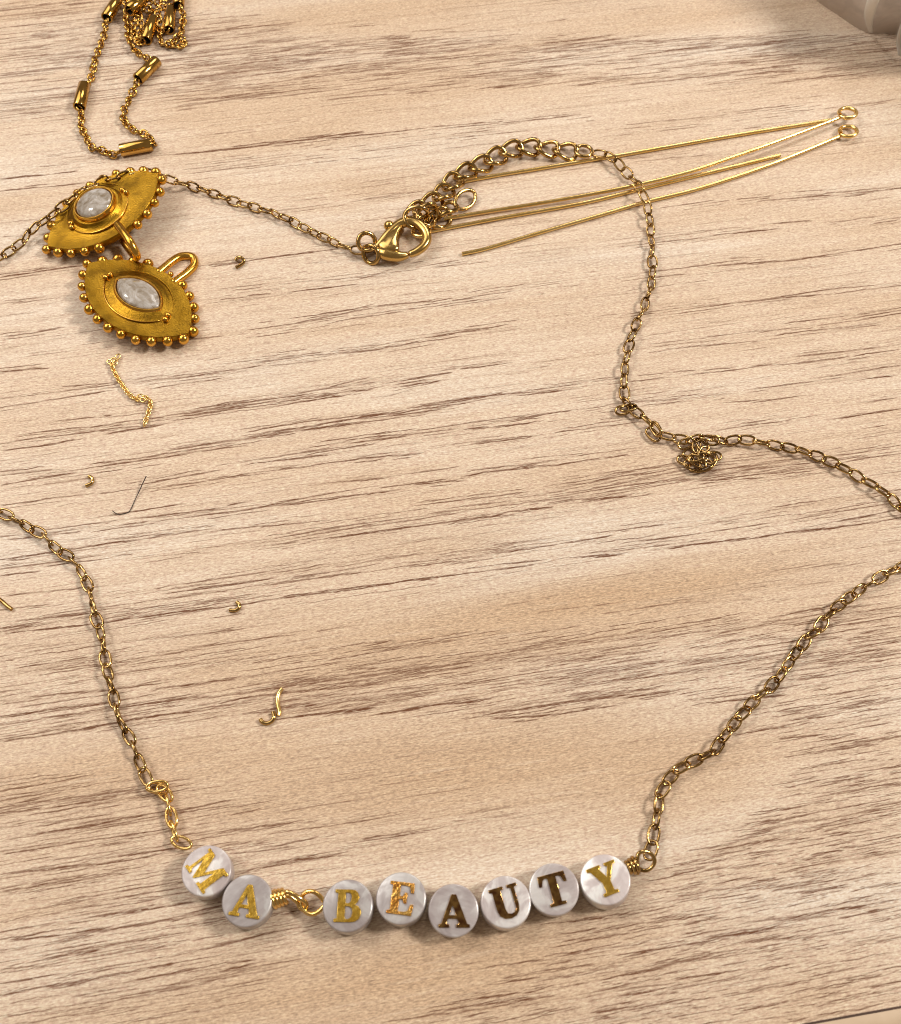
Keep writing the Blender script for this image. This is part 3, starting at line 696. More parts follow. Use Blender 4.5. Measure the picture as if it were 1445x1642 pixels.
M_BAND = plain('edge_band_plastic', (0.50, 0.375, 0.255), (0.55, 0.42, 0.295), 0.45, 0.3)
M_GLUE = plain('dark_glue_seam', (0.075, 0.045, 0.035), (0.11, 0.065, 0.05), 0.7, 0.6)
bar('edge_band', [(V_EDGE - 0.27, -0.16), (V_EDGE - 0.5, -0.10), (V_EDGE - 1.7, -0.15), (V_EDGE - 2.05, -0.3), (V_EDGE - 2.2, -0.7), (V_EDGE - 2.2, -25), (V_EDGE - 0.27, -25)], -420, 420, M_BAND, table)
bar('glue_seam', [(V_EDGE, -0.03), (V_EDGE - 0.26, -0.16), (V_EDGE - 0.26, -24), (V_EDGE, -24)], -420, 420, M_GLUE, table)
bm = bmesh.new()
bmesh.ops.create_grid(bm, x_segments=8, y_segments=8, size=3000)
fl = mesh_obj('floor', bm_mesh('floor', bm), plain('dark_floor', (0.020, 0.024, 0.012), (0.035, 0.038, 0.020), 0.6, 0.02))
fl.location = (0, 0, -0.74)
fl['kind'] = 'structure'
fl['label'] = 'dark floor under the table'


# ------------------------------------------------------------------ chain links
def oval(L, W, n=20, pw=2.4):
    """closed oval in the xy plane, centre line, outer size L x W"""
    out = []
    for k in range(n):
        a = 2 * math.pi * k / n
        c, s = math.cos(a), math.sin(a)
        out.append(Vector((L / 2 * math.copysign(abs(c) ** (2 / pw), c), W / 2 * math.copysign(abs(s) ** (2 / pw), s), 0)))
    return out


def link_mesh(name, L, W, d, mat, n=20, seg=8, twist=0.0, sq=2.0, pw=2.4, flat=1.0):
    bm = bmesh.new()
    pts = oval(L - d, W - d, n, pw)
    for k, q in enumerate(pts):
        q.z = twist * math.sin(2 * 2 * math.pi * k / n)
    add_tube(bm, pts, d / 2, seg, closed=True, sq=sq, flat=flat, normal=(0, 0, 1) if twist == 0 else None)
    me = bm_mesh(name, bm)
    me.materials.append(mat)
    return me


def frame(t, roll, up=Vector((0, 0, 1))):
    x = t.normalized()
    z = (up - x * up.dot(x)).normalized()
    y = z.cross(x)
    c, s = math.cos(roll), math.sin(roll)
    y2 = y * c + z * s
    z2 = z * c - y * s
    M = Matrix.Identity(4)
    for i in range(3):
        M[i][0], M[i][1], M[i][2] = x[i], y2[i], z2[i]
    return M


def run_links(name, path, pitch, meshes, parent, rolls, jit=0.2, start=0, yaw=0.06):
    """string links along a mm path; rolls cycle through the given angles (deg)"""
    pts = resample(catmull(path, 6), pitch)
    rr = random.Random(len(path) * 7 + start)
    for i, (a, b) in enumerate(zip(pts, pts[1:])):
        t = b - a
        t = Matrix.Rotation(rr.gauss(0, yaw), 3, 'Z') @ t
        r = math.radians(rolls[(i + start) % len(rolls)]) + rr.gauss(0, jit)
        M = frame(t, r)
        M.translation = (a + b) / 2
        mesh_obj(name, meshes[(i * 7 + start) % len(meshes)], None, parent, M)
    return pts


def PP(seq, z=0.75):
    out = []
    for q in seq:
        out.append(P(q[0], q[1], q[2] if len(q) > 2 else z))
    return out


LINK = [link_mesh('chain_link', 2.72, 1.66, 0.325, M_CHAIN, sq=3.0, flat=1.1),
        link_mesh('chain_link', 2.78, 1.58, 0.335, M_CHAIN, sq=2.6, pw=2.1),
        link_mesh('chain_link', 2.66, 1.72, 0.315, M_CHAIN, sq=3.2, pw=2.7, flat=1.15)]
LINK_G = [link_mesh('chain_link', 2.9, 1.6, 0.36, M_WIRE, sq=2.6, pw=2.0)]

necklace = thing('necklace', 'gold letter bead necklace with a cable chain lying loosely across the wooden table', 'necklace', P(640, 1440))

up_path = [(560,399),(550,394.6),(518,380),(485,364),(453,347),(417,335),(382,325),(350,313),(317,301),(297,296,1.0),(275,289,1.8),(249,279,2.6),(224,276,3.2),(199,283,3.4),(172,287,3.4),(152,298,3.4),(134,305,3.3),(117,317,3.1),(100,331,2.8),(77,350,2.3),(52,367,1.5),(36,387,.9),(7,409),(-30,432),(-80,500),(-100,620),(-90,730),(-45,805),(0,821)]
run_links('chain_link', PP(up_path), 1.84, LINK, necklace, (22, -68), 0.28, 0, .08)
left_path = [(0,821),(27,834),(44,846),(66,854),(77,866),(88,879),(100,887),(117,897),(126,910),(133,922),(141,937),(146,957),(150,978),(155,995),(163,1019),(168,1052),(174,1085),(183,1121),(192,1158),(205,1176),(219,1209),(230,1238),(238,1256)]
run_links('chain_link', PP(left_path), 1.84, LINK, necklace, (8, -78, 60), 0.30, 3, .10)
right_path = [(1042,1376),(1046,1352),(1049,1332),(1053,1313),(1056,1293),(1060.6,1270),(1073,1248),(1090,1232),(1111,1220),(1133,1212),(1151,1199),(1162.5,1177),(1180,1159.5),(1192,1143),(1206,1127),(1225,1110),(1240,1097),(1254.6,1080),(1266,1061),(1279,1043),(1292,1027),(1310,1010),(1324,992),(1338,977),(1355,963),(1371,951),(1389,940),(1407.5,928),(1425,918),(1440,911),(1480,897),(1515,870),(1500,838),(1458,824),(1442,812)]
run_links('chain_link', PP(right_path), 1.84, LINK, necklace, (26, -44, 12, -70), 0.26, 5, .09)
knot_path = [(1442,812),(1430,798),(1408,782),(1389,771),(1366,759),(1347,746),(1325.6,738.6),(1306,728.6),(1281,721),(1261,717.5),(1240,713),(1216,709),(1197,704.5),(1174.5,705),(1156,708.5),(1140,702,1.4),(1127,701,1.8),(1110,706,1.4),(1096,706),(1074.6,700),(1062,699),(1053,691),(1047,682),(1041,676),(1029,666),(1018,657.5),(1004,652),(1002,640)]
run_links('chain_link', PP(knot_path), 2.0, LINK, necklace, (6, -62, 30), 0.28, 1, .09)
mid_path = [(1002,640),(1001.5,625),(999.5,609),(1002.6,592),(1005,572.5),(1007.5,558),(1011,545),(1017,528.6),(1022,516),(1029.4,502),(1034,487),(1041,471),(1045,453),(1046.5,433.6),(1046,410),(1045,390),(1043.5,372),(1042,350.5,.8),(1039,333,1.3),(1033.5,315,1.9),(1026,302,2.0),(1019,291,1.7),(1008,279.6,1.0),(992.6,264,1.1),(984,253,1.5),(968,246.4,1.2),(952,245)]
run_links('chain_link', PP(mid_path), 2.05, LINK, necklace, (20, -52), 0.24, 2, .08)


def put(name, me, parent, c, t, roll, pitch=0.0, mat=None):
    """place a mesh with its x axis along world direction t (z may be tilted by pitch)"""
    t = Vector(t).normalized()
    M = frame(t, roll)
    M.translation = Vector(c)
    return mesh_obj(name, me, mat, parent, M)


def dirpx(x0, y0, x1, y1, z=0.75):
    return P(x1, y1, z) - P(x0, y0, z)


# small kinks where links bunch up: left knot, the flat link at the bend, the tangle
for (x, y, z, x0, y0, x1, y1, roll, gl) in [
    (252,1261,1.3, 236,1262,268,1258, .25, 1), (254,1264,.5, 238,1258,270,1270, -.2, 1), (264,1272,.75, 256,1264,272,1282, .15, 1), (270,1291,.75, 268,1280,273,1302, 1.35, 1),
    (275,1311,.8, 272,1298,278,1326, .12, 1), (279,1333,.8, 276,1322,283,1342, 1.2, 1), (291,1351,1.0, 276,1346,306,1357, .1, 1),
    (1000,657,.55, 983,660,1018,652, .2, 0), (1008,654,1.2, 990,658,1026,650, -.35, 0), (1047,697,.6, 1040,690,1056,706, .1, 0), (1052,688,1.2, 1046,678,1060,700, .9, 0),
    (1100,711,.7, 1086,716,1116,704, .4, 0), (1140,706,1.5, 1124,704,1160,708, .3, 0)]:
    put('chain_link', (LINK_G if gl else LINK)[0], necklace, P(x, y, z), dirpx(x0, y0, x1, y1, z), roll)
# the tangle of links hanging off the chain
tg = random.Random(5)
BIG = [link_mesh('chain_link', 3.7, 2.1, 0.30, M_CHAIN, sq=2.6, pw=2.0), link_mesh('chain_link', 2.9, 1.8, 0.32, M_CHAIN, sq=2.4, pw=2.0)]
for (x, y, z, a, r) in [(1117,715,.7,75,.5), (1127,713,.8,115,-.4), (1107,726,.4,35,.1), (1100,738,.35,-15,.1), (1111,746,.35,-12,-.08), (1124,747,.5,15,-.1),
                        (1136,741,.35,48,.1), (1143,732,.4,10,.12), (1128,729,.7,70,.3), (1116,733,.75,20,-.15), (1133,735,.8,-25,.2), (1119,740,.8,-35,.15)]:
    t = Vector((math.cos(math.radians(a)), math.sin(math.radians(a)), tg.uniform(-.12, .12)))
    put('chain_link', tg.choice(BIG + LINK[:1]), necklace, P(x, y, z + .2), t, r)

# extender: curb links
CURB = link_mesh('extender_link', 4.6, 3.8, 0.72, M_EXT, n=26, seg=10, twist=0.5, pw=2.0)
ROUND = link_mesh('extender_link', 3.4, 3.4, 0.66, M_EXT, n=24, pw=2.0)
ext = [(921,244,.8),(890,240),(861,236),(831,236),(803,247),(781,261),(755,271),(733,284),(716,306,1.3),(700,321,1.7),(684,330,1.8),(667,338,1.8),(655,347,1.7)]
pts = PP(ext, 0.95)
pp = resample(catmull(pts, 6), 2.95)
for i, (a, b) in enumerate(zip(pp, pp[1:])):
    M = frame(b - a, math.radians(2) + random.gauss(0, .10))
    M.translation = (a + b) / 2
    mesh_obj('extender_link', CURB, None, necklace, M)
put('extender_link', ROUND, necklace, P(936, 242, .9), dirpx(930, 240, 945, 244), -.12)
for (x, y, z, x0, y0, x1, y1, r) in [(687,345,2.2,676,356,698,336,.7), (679,350,1.2,668,340,690,360,-.5), (706,351,.9,692,362,720,342,.35), (716,338,1.1,706,350,728,328,-.6), (668,348,2.4,655,352,680,344,.9)]:
    put('extender_link', CURB, necklace, P(x, y, z), dirpx(x0, y0, x1, y1, z), r)
put('extender_link', link_mesh('extender_link', 4.9, 3.3, 0.62, M_EXT, n=24, pw=1.8), necklace, P(746, 320, 1.0), dirpx(730, 334, 762, 306, 1.0), .45)

# lobster clasp
hook = [(603,397,1.3),(612,388,1.5),(626,372,1.7),(640,360,1.8),(656,355,1.9),(670,359,1.9),(681,370,1.8),(685,383,1.7),(680,394,1.6),(669,403,1.5),(657,408,1.4)]
hp = catmull(PP(hook), 5)
hr = [float(np.interp(i / (len(hp) - 1), [0, .15, .4, .6, .85, 1], [.45, .68, .82, .76, .68, .52])) for i in range(len(hp))]
clasp = mesh_obj('clasp', tube_mesh('clasp', [q - P(640, 390, 1.5) for q in hp], hr, 14, sq=2.5), M_CLASP, necklace, Matrix.Translation(P(640, 390, 1.5)))
lev = [(604,400,1.3),(614,406,1.4),(628,410,1.4),(642,411,1.4),(654,409,1.4)]
lp = catmull(PP(lev), 5)
lr = [float(np.interp(i / (len(lp) - 1), [0, .3, .7, 1], [.65, .95, .8, .48])) for i in range(len(lp))]
mesh_obj('lever', tube_mesh('lever', [q - P(628, 408, 1.4) for q in lp], lr, 12, sq=2.4), M_CLASP, clasp, Matrix.Translation(P(628, 408, 1.4)))
# fan shaped body between hook and lever
bm = bmesh.new()
out = [(603,398),(616,383),(630,368),(643,360),(649,364),(643,374),(640,386),(641,398),(640,406),(626,408),(612,405)]
c0 = P(627, 390, 1.5)
layers = []
for z, f in ((0.55, .80), (0.9, .97), (1.75, .97), (2.2, .86), (2.4, .6)):
    layers.append([bm.verts.new((P(x, y, 1.5) - c0) * f + Vector((0, 0, z - 1.5))) for x, y in out])
for A, B in zip(layers, layers[1:]):
    for k in range(len(out)):
        bm.faces.new((A[k], A[(k + 1) % len(out)], B[(k + 1) % len(out)], B[k]))
bm.faces.new(layers[0]); bm.faces.new(layers[-1])
bmesh.ops.subdivide_edges(bm, edges=bm.edges[:], cuts=1, smooth=0.6, use_grid_fill=True)
mesh_obj('body_plate', bm_mesh('body_plate', bm), M_CLASP, clasp, Matrix.Translation(c0))
bm = bmesh.new()
bmesh.ops.create_uvsphere(bm, u_segments=14, v_segments=10, radius=.85)
mesh_obj('knob', bm_mesh('knob', bm), M_CLASP, clasp, Matrix.Translation(P(624, 362, 1.9)))
RING = link_mesh('jump_ring', 3.5, 3.5, 0.74, M_EXT, n=26, pw=2.0)
put('jump_ring', RING, necklace, P(588, 388, 1.5), dirpx(578, 394, 600, 384, 1.5), .75)
put('jump_ring', RING, necklace, P(595, 408, 1.2), dirpx(584, 402, 606, 414, 1.2), 1.0)
put('jump_ring', link_mesh('jump_ring', 2.6, 2.6, 0.5, M_EXT, n=24, pw=2.0), necklace, P(592, 397, 1.7), dirpx(580, 398, 603, 396, 1.7), -.5)
put('chain_link', LINK[0], necklace, P(574, 401, .9), dirpx(562, 399, 588, 402), .3)

# ------------------------------------------------------------------ letter beads
GLY = {
 'M': (1.15, [[(0,0),(0,.08),(.1,.1),(.1,.9),(0,.92),(0,1),(.3,1),(.58,.38),(.86,1),(1.15,1),(1.15,.92),(1.05,.9),(1.05,.1),(1.15,.08),(1.15,0),(.72,0),(.72,.08),(.82,.1),(.82,.72),(.5,.02),(.46,.02),(.17,.7),(.17,.1),(.27,.08),(.27,0)]]),
 'A': (1.0, [[(0,0),(0,.08),(.09,.1),(.42,1),(.56,1),(.92,.1),(1,.08),(1,0),(.58,0),(.58,.08),(.67,.1),(.61,.27),(.29,.27),(.23,.1),(.33,.08),(.33,0)], [(.32,.36),(.45,.72),(.58,.36)]]),
 'B': (.86, [[(0,0),(0,.08),(.1,.1),(.1,.9),(0,.92),(0,1),(.5,1),(.64,.98),(.74,.9),(.78,.77),(.74,.63),(.62,.54),(.76,.48),(.85,.37),(.86,.26),(.8,.1),(.68,.02),(.52,0)],
            [(.33,.57),(.33,.92),(.45,.92),(.52,.88),(.55,.77),(.53,.64),(.46,.57)], [(.33,.08),(.33,.49),(.47,.49),(.57,.42),(.6,.29),(.57,.15),(.47,.08)]]),
 'E': (.83, [[(0,0),(0,.08),(.1,.1),(.1,.9),(0,.92),(0,1),(.78,1),(.8,.7),(.72,.7),(.66,.88),(.55,.92),(.34,.92),(.34,.56),(.46,.56),(.53,.68),(.59,.68),(.59,.36),(.53,.36),(.46,.48),(.34,.48),(.34,.08),(.56,.08),(.68,.13),(.75,.33),(.83,.33),(.8,0)]]),
 'U': (.93, [[(0,1),(.46,1),(.46,.92),(.36,.9),(.36,.3),(.4,.15),(.52,.1),(.64,.13),(.72,.22),(.73,.34),(.73,.9),(.62,.92),(.62,1),(.93,1),(.93,.92),(.83,.9),(.83,.32),(.78,.14),(.66,.02),(.48,-.02),(.28,.02),(.15,.13),(.1,.3),(.1,.9),(0,.92)]]),
 'T': (.92, [[(.02,1),(.9,1),(.92,.68),(.84,.68),(.78,.86),(.7,.91),(.59,.91),(.59,.1),(.72,.08),(.72,0),(.2,0),(.2,.08),(.33,.1),(.33,.91),(.22,.91),(.14,.86),(.08,.68),(0,.68)]]),
 'Y': (.98, [[(0,1),(.46,1),(.46,.92),(.38,.9),(.55,.55),(.72,.9),(.63,.92),(.63,1),(.98,1),(.98,.92),(.88,.9),(.61,.42),(.61,.1),(.73,.08),(.73,0),(.23,0),(.23,.08),(.35,.1),(.35,.42),(.1,.9),(0,.92)]]),
}


def glyph_mesh(ch, h, mat):
    wdt, cons = GLY[ch]
    cu = bpy.data.curves.new('letter', 'CURVE')
    cu.dimensions = '2D'
    cu.fill_mode = 'BOTH'
    cu.extrude = 0.06 * MM
    cu.bevel_depth = 0.035 * MM
    cu.bevel_resolution = 1
    for c in cons:
        s = cu.splines.new('POLY')
        s.points.add(len(c) - 1)
        for p_, (x, y) in zip(s.points, c):
            p_.co = ((x - wdt / 2) * h * MM, (y - .5) * h * MM, 0, 1)
        s.use_cyclic_u = True
    tmp = bpy.data.objects.new('letter_curve', cu)
    COL.objects.link(tmp)
    dg = bpy.context.evaluated_depsgraph_get()
    me = bpy.data.meshes.new_from_object(tmp.evaluated_get(dg))
    bpy.data.objects.remove(tmp)
    me.name = 'letter'
    me.materials.clear()
    me.materials.append(mat)
    return me


def lathe(prof, n=48):
    bm = bmesh.new()
    rings = []
    for r, z in prof:
        rings.append([bm.verts.new((r * math.cos(2 * math.pi * k / n), r * math.sin(2 * math.pi * k / n), z)) for k in range(n)] if r > 1e-6 else [bm.verts.new((0, 0, z))])
    for A, B in zip(rings, rings[1:]):
        for k in range(n):
            a = A[k % len(A)]; b = A[(k + 1) % len(A)]; c = B[(k + 1) % len(B)]; d = B[k % len(B)]
            vs_ = []
            for q in (a, b, c, d):
                if q not in vs_:
                    vs_.append(q)
            if len(vs_) > 2:
                bm.faces.new(vs_)
    return bm


BEAD_R, BEAD_H = 2.90, 2.7
bprof = [(0, 0), (2.2, 0), (2.6, .06), (2.82, .2), (2.89, .45), (2.90, BEAD_H - .35), (2.88, BEAD_H - .12), (2.81, BEAD_H - .03), (2.7, BEAD_H), (0, BEAD_H)]
# letter, face centre px, letter rotation (deg, counter-clockwise), tilt x/y (deg), letter material
BEADS = [('M', 331, 1396, -52, -4.0, 1.0, M_LETTER), ('A', 396, 1444, -8, -3.0, 0.5, M_LETTER), ('B', 557.5, 1452, -1, -4.0, -1.0, M_LETTER), ('E', 643, 1440, -7, -3.5, -2.0, M_FOIL),
         ('A', 727.5, 1460, 0, 2.5, 2.5, M_BROWN), ('U', 811.5, 1446, 16, -3.5, 1.0, M_BROWN), ('T', 888.5, 1426, 14, 1.0, -2.5, M_BROWN), ('Y', 971, 1410, 20, -7.0, -5.0, M_LETTER)]
for i, (ch, x, y, rot, tx, ty, lm) in enumerate(BEADS):
    top = P(x, y, BEAD_H + .15)
    Rm = Matrix.Rotation(math.radians(ty), 4, 'Y') @ Matrix.Rotation(math.radians(tx), 4, 'X')
    M = Matrix.Translation(top) @ Rm @ Matrix.Translation((0, 0, -BEAD_H))
    bead = mesh_obj('letter_bead', bm_mesh('letter_bead', lathe(bprof), sharp=50), pearl(i + 1, (1.05, .64, .63, .68, .76, .98, .88, 1.2)[i]), necklace, M)
    bead['label'] = 'round white mother of pearl bead with gold letter ' + ch
    lo = bpy.data.objects.new('letter', glyph_mesh(ch, 3.5 if ch != 'M' else 3.35, lm))
    link(lo, bead)
    lo.matrix_local = Matrix.Translation((0.05 * MM, -.05 * MM, (BEAD_H + .085) * MM)) @ Matrix.Rotation(math.radians(rot), 4, 'Z')


def wire(name, seq, r, mat, parent, z=1.6, n=6, seg=8, closed=False):
    pts = catmull(PP(seq, z), n, closed)
    c = sum(pts, Vector()) / len(pts)
    return mesh_obj(name, tube_mesh(name, [q - c for q in pts], r, seg, closed=closed), mat, parent, Matrix.Translation(c))


# wire wraps between the two words
c0, c1 = P(437, 1443, 1.7), P(458, 1437, 1.7)
ax = (c1 - c0).normalized()
s1 = Vector((0, 0, 1)).cross(ax).normalized()
s2 = ax.cross(s1)
coil = []
for k in range(0, 44):
    a = k / 12 * 2 * math.pi
    coil.append(c0 + ax * (c1 - c0).length * k / 43 + (s1 * math.cos(a) + s2 * math.sin(a)) * (.95 - .004 * k))
mesh_obj('wire_coil', tube_mesh('wire_coil', [q - c0 for q in coil], .27, 8), M_WIRE, necklace, Matrix.Translation(c0))
wire('wire_loop', [(430,1444,1.5),(452,1437,1.7),(459,1430,2.4),(468,1433,2.5),(482,1441,2.2),(491,1449,1.6),(489,1459,.9),(481,1455,.6),(477,1447,.8),(466,1438,1.2),(456,1436,1.4)], .28, M_WIRE, necklace)
wire('wire_loop', [(522,1449,1.5),(513,1437,1.7),(503,1430,1.7),(492,1430,1.5),(484,1438,1.3),(483,1450,1.2),(489,1461,1.2),(501,1466,1.3),(512,1461,1.5),(520,1452,1.6)], .27, M_WIRE, necklace)
# wire loop at the right end
c0, c1 = P(1006, 1391, 1.7), P(1020, 1387, 1.7)
ax = (c1 - c0).normalized(); s1 = Vector((0, 0, 1)).cross(ax).normalized(); s2 = ax.cross(s1)
coil = [c0 + ax * (c1 - c0).length * k / 29 + (s1 * math.cos(k / 12 * 6.283) + s2 * math.sin(k / 12 * 6.283)) * (.62 + .012 * k) for k in range(30)]
mesh_obj('wire_coil', tube_mesh('wire_coil', [q - c0 for q in coil], .24, 8), M_EXT, necklace, Matrix.Translation(c0))
wire('wire_loop', [(1012,1390,1.4),(1023,1400,1.2),(1022,1380,2.3),(1024,1369,2.5),(1034,1365,2.4),(1045,1370,2.1),(1050,1380,1.7),(1046,1390,1.4),(1036,1396,1.2),(1026,1394,1.2),(1018,1388,1.3)], .25, M_EXT, necklace)

# ------------------------------------------------------------------ eye pendants
def Rzyx(yaw, pit, rol):
    return Matrix.Rotation(yaw, 4, 'Z') @ Matrix.Rotation(pit, 4, 'Y') @ Matrix.Rotation(rol, 4, 'X')


def vesica(L, W, n=24, blunt=0.0):
    """pointed oval outline from two arcs, ccw"""
    a, b = L / 2, W / 2
    R = (a * a + b * b) / (2 * b)
    h = math.asin(a / R)
    out = []
    for k in range(n):
        t = -h + 2 * h * k / n
        out.append(Vector((R * math.sin(t), -(R * math.cos(t) - (R - b)), 0)))
    for k in range(n):
        t = -h + 2 * h * k / n
        out.append(Vector((-R * math.sin(t), R * math.cos(t) - (R - b), 0)))
    if blunt:
        out = [Vector((q.x * (1 - blunt) + blunt * q.normalized().x * (L / 2) * .98, q.y * (1 - blunt) + blunt * q.normalized().y * W / 2, 0)) for q in out]
    return out


def stack(profile_rings, cap_top=True, cap_bot=True):
    bm = bmesh.new()
    L = [[bm.verts.new(v) for v in ring] for ring in profile_rings]
    n = len(L[0])
    for A, B in zip(L, L[1:]):
        for k in range(n):
            bm.faces.new((A[k], A[(k + 1) % n], B[(k + 1) % n], B[k]))
    if cap_bot:
        bm.faces.new(L[0][::-1])
    if cap_top:
        bm.faces.new(L[-1])
    return bm


M_STONE = moonstone()
GRAN = None


def pendant(label, M, sL, sW, blunt, rise, bail_side, bail_roll, n_gran, speck, sx=0, sy=0):
    global GRAN
    root = thing('eye_pendant', label, 'pendant', M.translation, 'gold eye pendants')
    root.rotation_euler = M.to_euler()
    base = Matrix.Translation(root.location) @ M.to_3x3().to_4x4()

    def part(name, me, mat, local=Matrix.Identity(4), parent=root):
        me.materials.append(mat) if not me.materials else None
        o = bpy.data.objects.new(name, me)
        link(o, parent)
        lm = local.copy()
        lm.translation = lm.translation * MM
        o.matrix_local = lm
        return o
    L, W = 20.7, 12.7
    ring = lambda l, w_, z, bl=0.0, ox=0, oy=0: [Vector((q.x + ox, q.y + oy, z)) for q in vesica(l, w_, 24, bl)]
    # plate gently dished towards the mound that carries the stone
    rings = [ring(L - .5, W - .4, -.55), ring(L, W, -.45), ring(L, W, .42), ring(L - .22, W - .2, .55)]
    for f, z, bl in ((.84, .48, 0), (.72, .47, .1), (.62, .54, .3)):
        rings.append(ring(L * f + sL * (1 - f) * .3, W * f + sW * (1 - f) * .3, z, blunt * bl, sx * (1 - f), sy * (1 - f)))
    rings += [ring(sL + 2.6, sW + 2.4, .72, blunt * .6, sx, sy), ring(sL + 1.6, sW + 1.5, .95 + rise * .35, blunt * .8, sx, sy)]
    part('plate', bm_mesh('plate', stack(rings), sharp=40), M_PLATE)
    # bezel collar
    zt = 1.1 + rise
    rings = [ring(sL + 1.3, sW + 1.2, .6, blunt, sx, sy), ring(sL + .9, sW + .85, 1.1 + rise * .3, blunt, sx, sy), ring(sL + .72, sW + .68, zt - .1, blunt, sx, sy), ring(sL + .56, sW + .52, zt, blunt, sx, sy),
             ring(sL + .3, sW + .28, zt, blunt, sx, sy), ring(sL + .1, sW + .1, zt - .15, blunt, sx, sy), ring(sL - .2, sW - .2, zt - .6, blunt, sx, sy)]
    part('bezel', bm_mesh('bezel', stack(rings), sharp=50), M_GRAN)
    # lower lid ridge and a faint crease above
    lid = [Vector((q.x + sx, q.y + sy, .72)) for q in vesica(sL + 4.2, sW + 4.0, 24, blunt * .4)]
    ln = len(lid)
    lower = lid[2:ln // 2 - 1]
    part('lid_ridge', tube_mesh('lid_ridge', lower, [.06 + .09 * math.sin(math.pi * k / (len(lower) - 1)) for k in range(len(lower))], 8), M_GRAN)
    upper = lid[ln // 2 + 2:ln - 1]
    part('lid_ridge', tube_mesh('lid_ridge', upper, [.04 + .05 * math.sin(math.pi * k / (len(upper) - 1)) for k in range(len(upper))], 8), M_PLATE)
    # stone: low dome
    rings = []
    for t in (0, .25, .45, .62, .78, .9, .97):
        f = math.sqrt(max(0, 1 - t * t))
        rings.append(ring((sL - .05) * f, (sW - .05) * f, zt - .3 + .85 * t, blunt, sx, sy))
    part('stone', bm_mesh('stone', stack(rings)), M_STONE)
    # little beads at the eye's corners
    if GRAN is None:
        GRAN = []
        for rr_, nn in ((.80, 'granule'), (.46, 'corner_bead')):
            b2 = bmesh.new()
            bmesh.ops.create_uvsphere(b2, u_segments=14, v_segments=10, radius=rr_)
            g = bm_mesh(nn, b2)
            g.materials.append(M_GRAN)
            GRAN.append(g)
    for sgn in (-1, 1):
        for ddx, ddy in ((1.75, .1), (1.95, -.75)):
            part('corner_bead', GRAN[1], M_GRAN, Matrix.Translation((sx + sgn * (sL / 2 + ddx), sy + ddy, .85)))
    # granules along the rim
    rim = [Vector(q) for q in vesica(L + .75, W + .75, 40)]
    rim.append(rim[0])
    dd = [0.0]
    for a, b in zip(rim, rim[1:]):
        dd.append(dd[-1] + (b - a).length)
    rr = random.Random(3)
    for k in range(n_gran):
        s_ = dd[-1] * (k / n_gran)
        j = max(i for i in range(len(dd)) if dd[i] <= s_ + 1e-6)
        j = min(j, len(rim) - 2)
        t = (s_ - dd[j]) / max(1e-6, dd[j + 1] - dd[j])
        q = rim[j].lerp(rim[j + 1], t)
        if abs(q.x) < 1.75 and q.y * bail_side > 0:
            continue
        e = rr.uniform(.9, 1.08)
        Ml = Matrix.Translation((q.x, q.y, -.05 + rr.uniform(-.12, .12))) @ Matrix.Diagonal((e, e * rr.uniform(.94, 1.05), e, 1))
        part('granule', GRAN[0], M_GRAN, Ml)
    # bail: a U of thick wire from the middle of one long edge
    loop = [Vector((-1.55, -.5, 0)), Vector((-1.6, .8, 0)), Vector((-1.65, 2.6, 0)), Vector((-1.35, 4.3, 0)), Vector((0, 5.35, 0)), Vector((1.35, 4.3, 0)), Vector((1.65, 2.6, 0)), Vector((1.6, .8, 0)), Vector((1.55, -.5, 0))]
    Mb = Matrix.Translation((0, bail_side * (W / 2 - .1), .05)) @ (Matrix.Rotation(math.pi, 4, 'Z') if bail_side < 0 else Matrix.Identity(4)) @ Matrix.Rotation(bail_roll, 4, 'Y')
    part('bail', tube_mesh('bail', catmull(loop, 6), .64, 12), M_GRAN, Mb)
    if bail_roll == 0:
        part('granule', GRAN[1], M_GRAN, Matrix.Translation((0, bail_side * (W / 2 + .5), 0)))
    if speck:
        b2 = bmesh.new()
        bmesh.ops.create_uvsphere(b2, u_segments=8, v_segments=6, radius=.22)
        part('dark_speck', bm_mesh('dark_speck', b2), M_HAIR, Matrix.Translation((-5.2, 2.2, .5)) @ Matrix.Diagonal((1, 1, .35, 1)))
    return root


M_HAIR = hairmat()
Mu = Matrix.Translation(Vector((-54.3, 51.2, 2.6))) @ Rzyx(.62, -.15, -.10)
pendant('gold eye pendant with round grey stone, tilted against the dark chain', Mu, 6.1, 5.8, 1.0, .9, -1, math.radians(78), 23, True, -.6, .8)
Ml = Matrix.Translation(Vector((-47.17, 34.9, 1.6))) @ Rzyx(-.646, .041, -.12)
pendant('gold eye pendant with almond shaped pale stone, lying flat with open loop', Ml, 8.4, 4.9, .18, .35, 1, 0, 23, False, 0, .2)

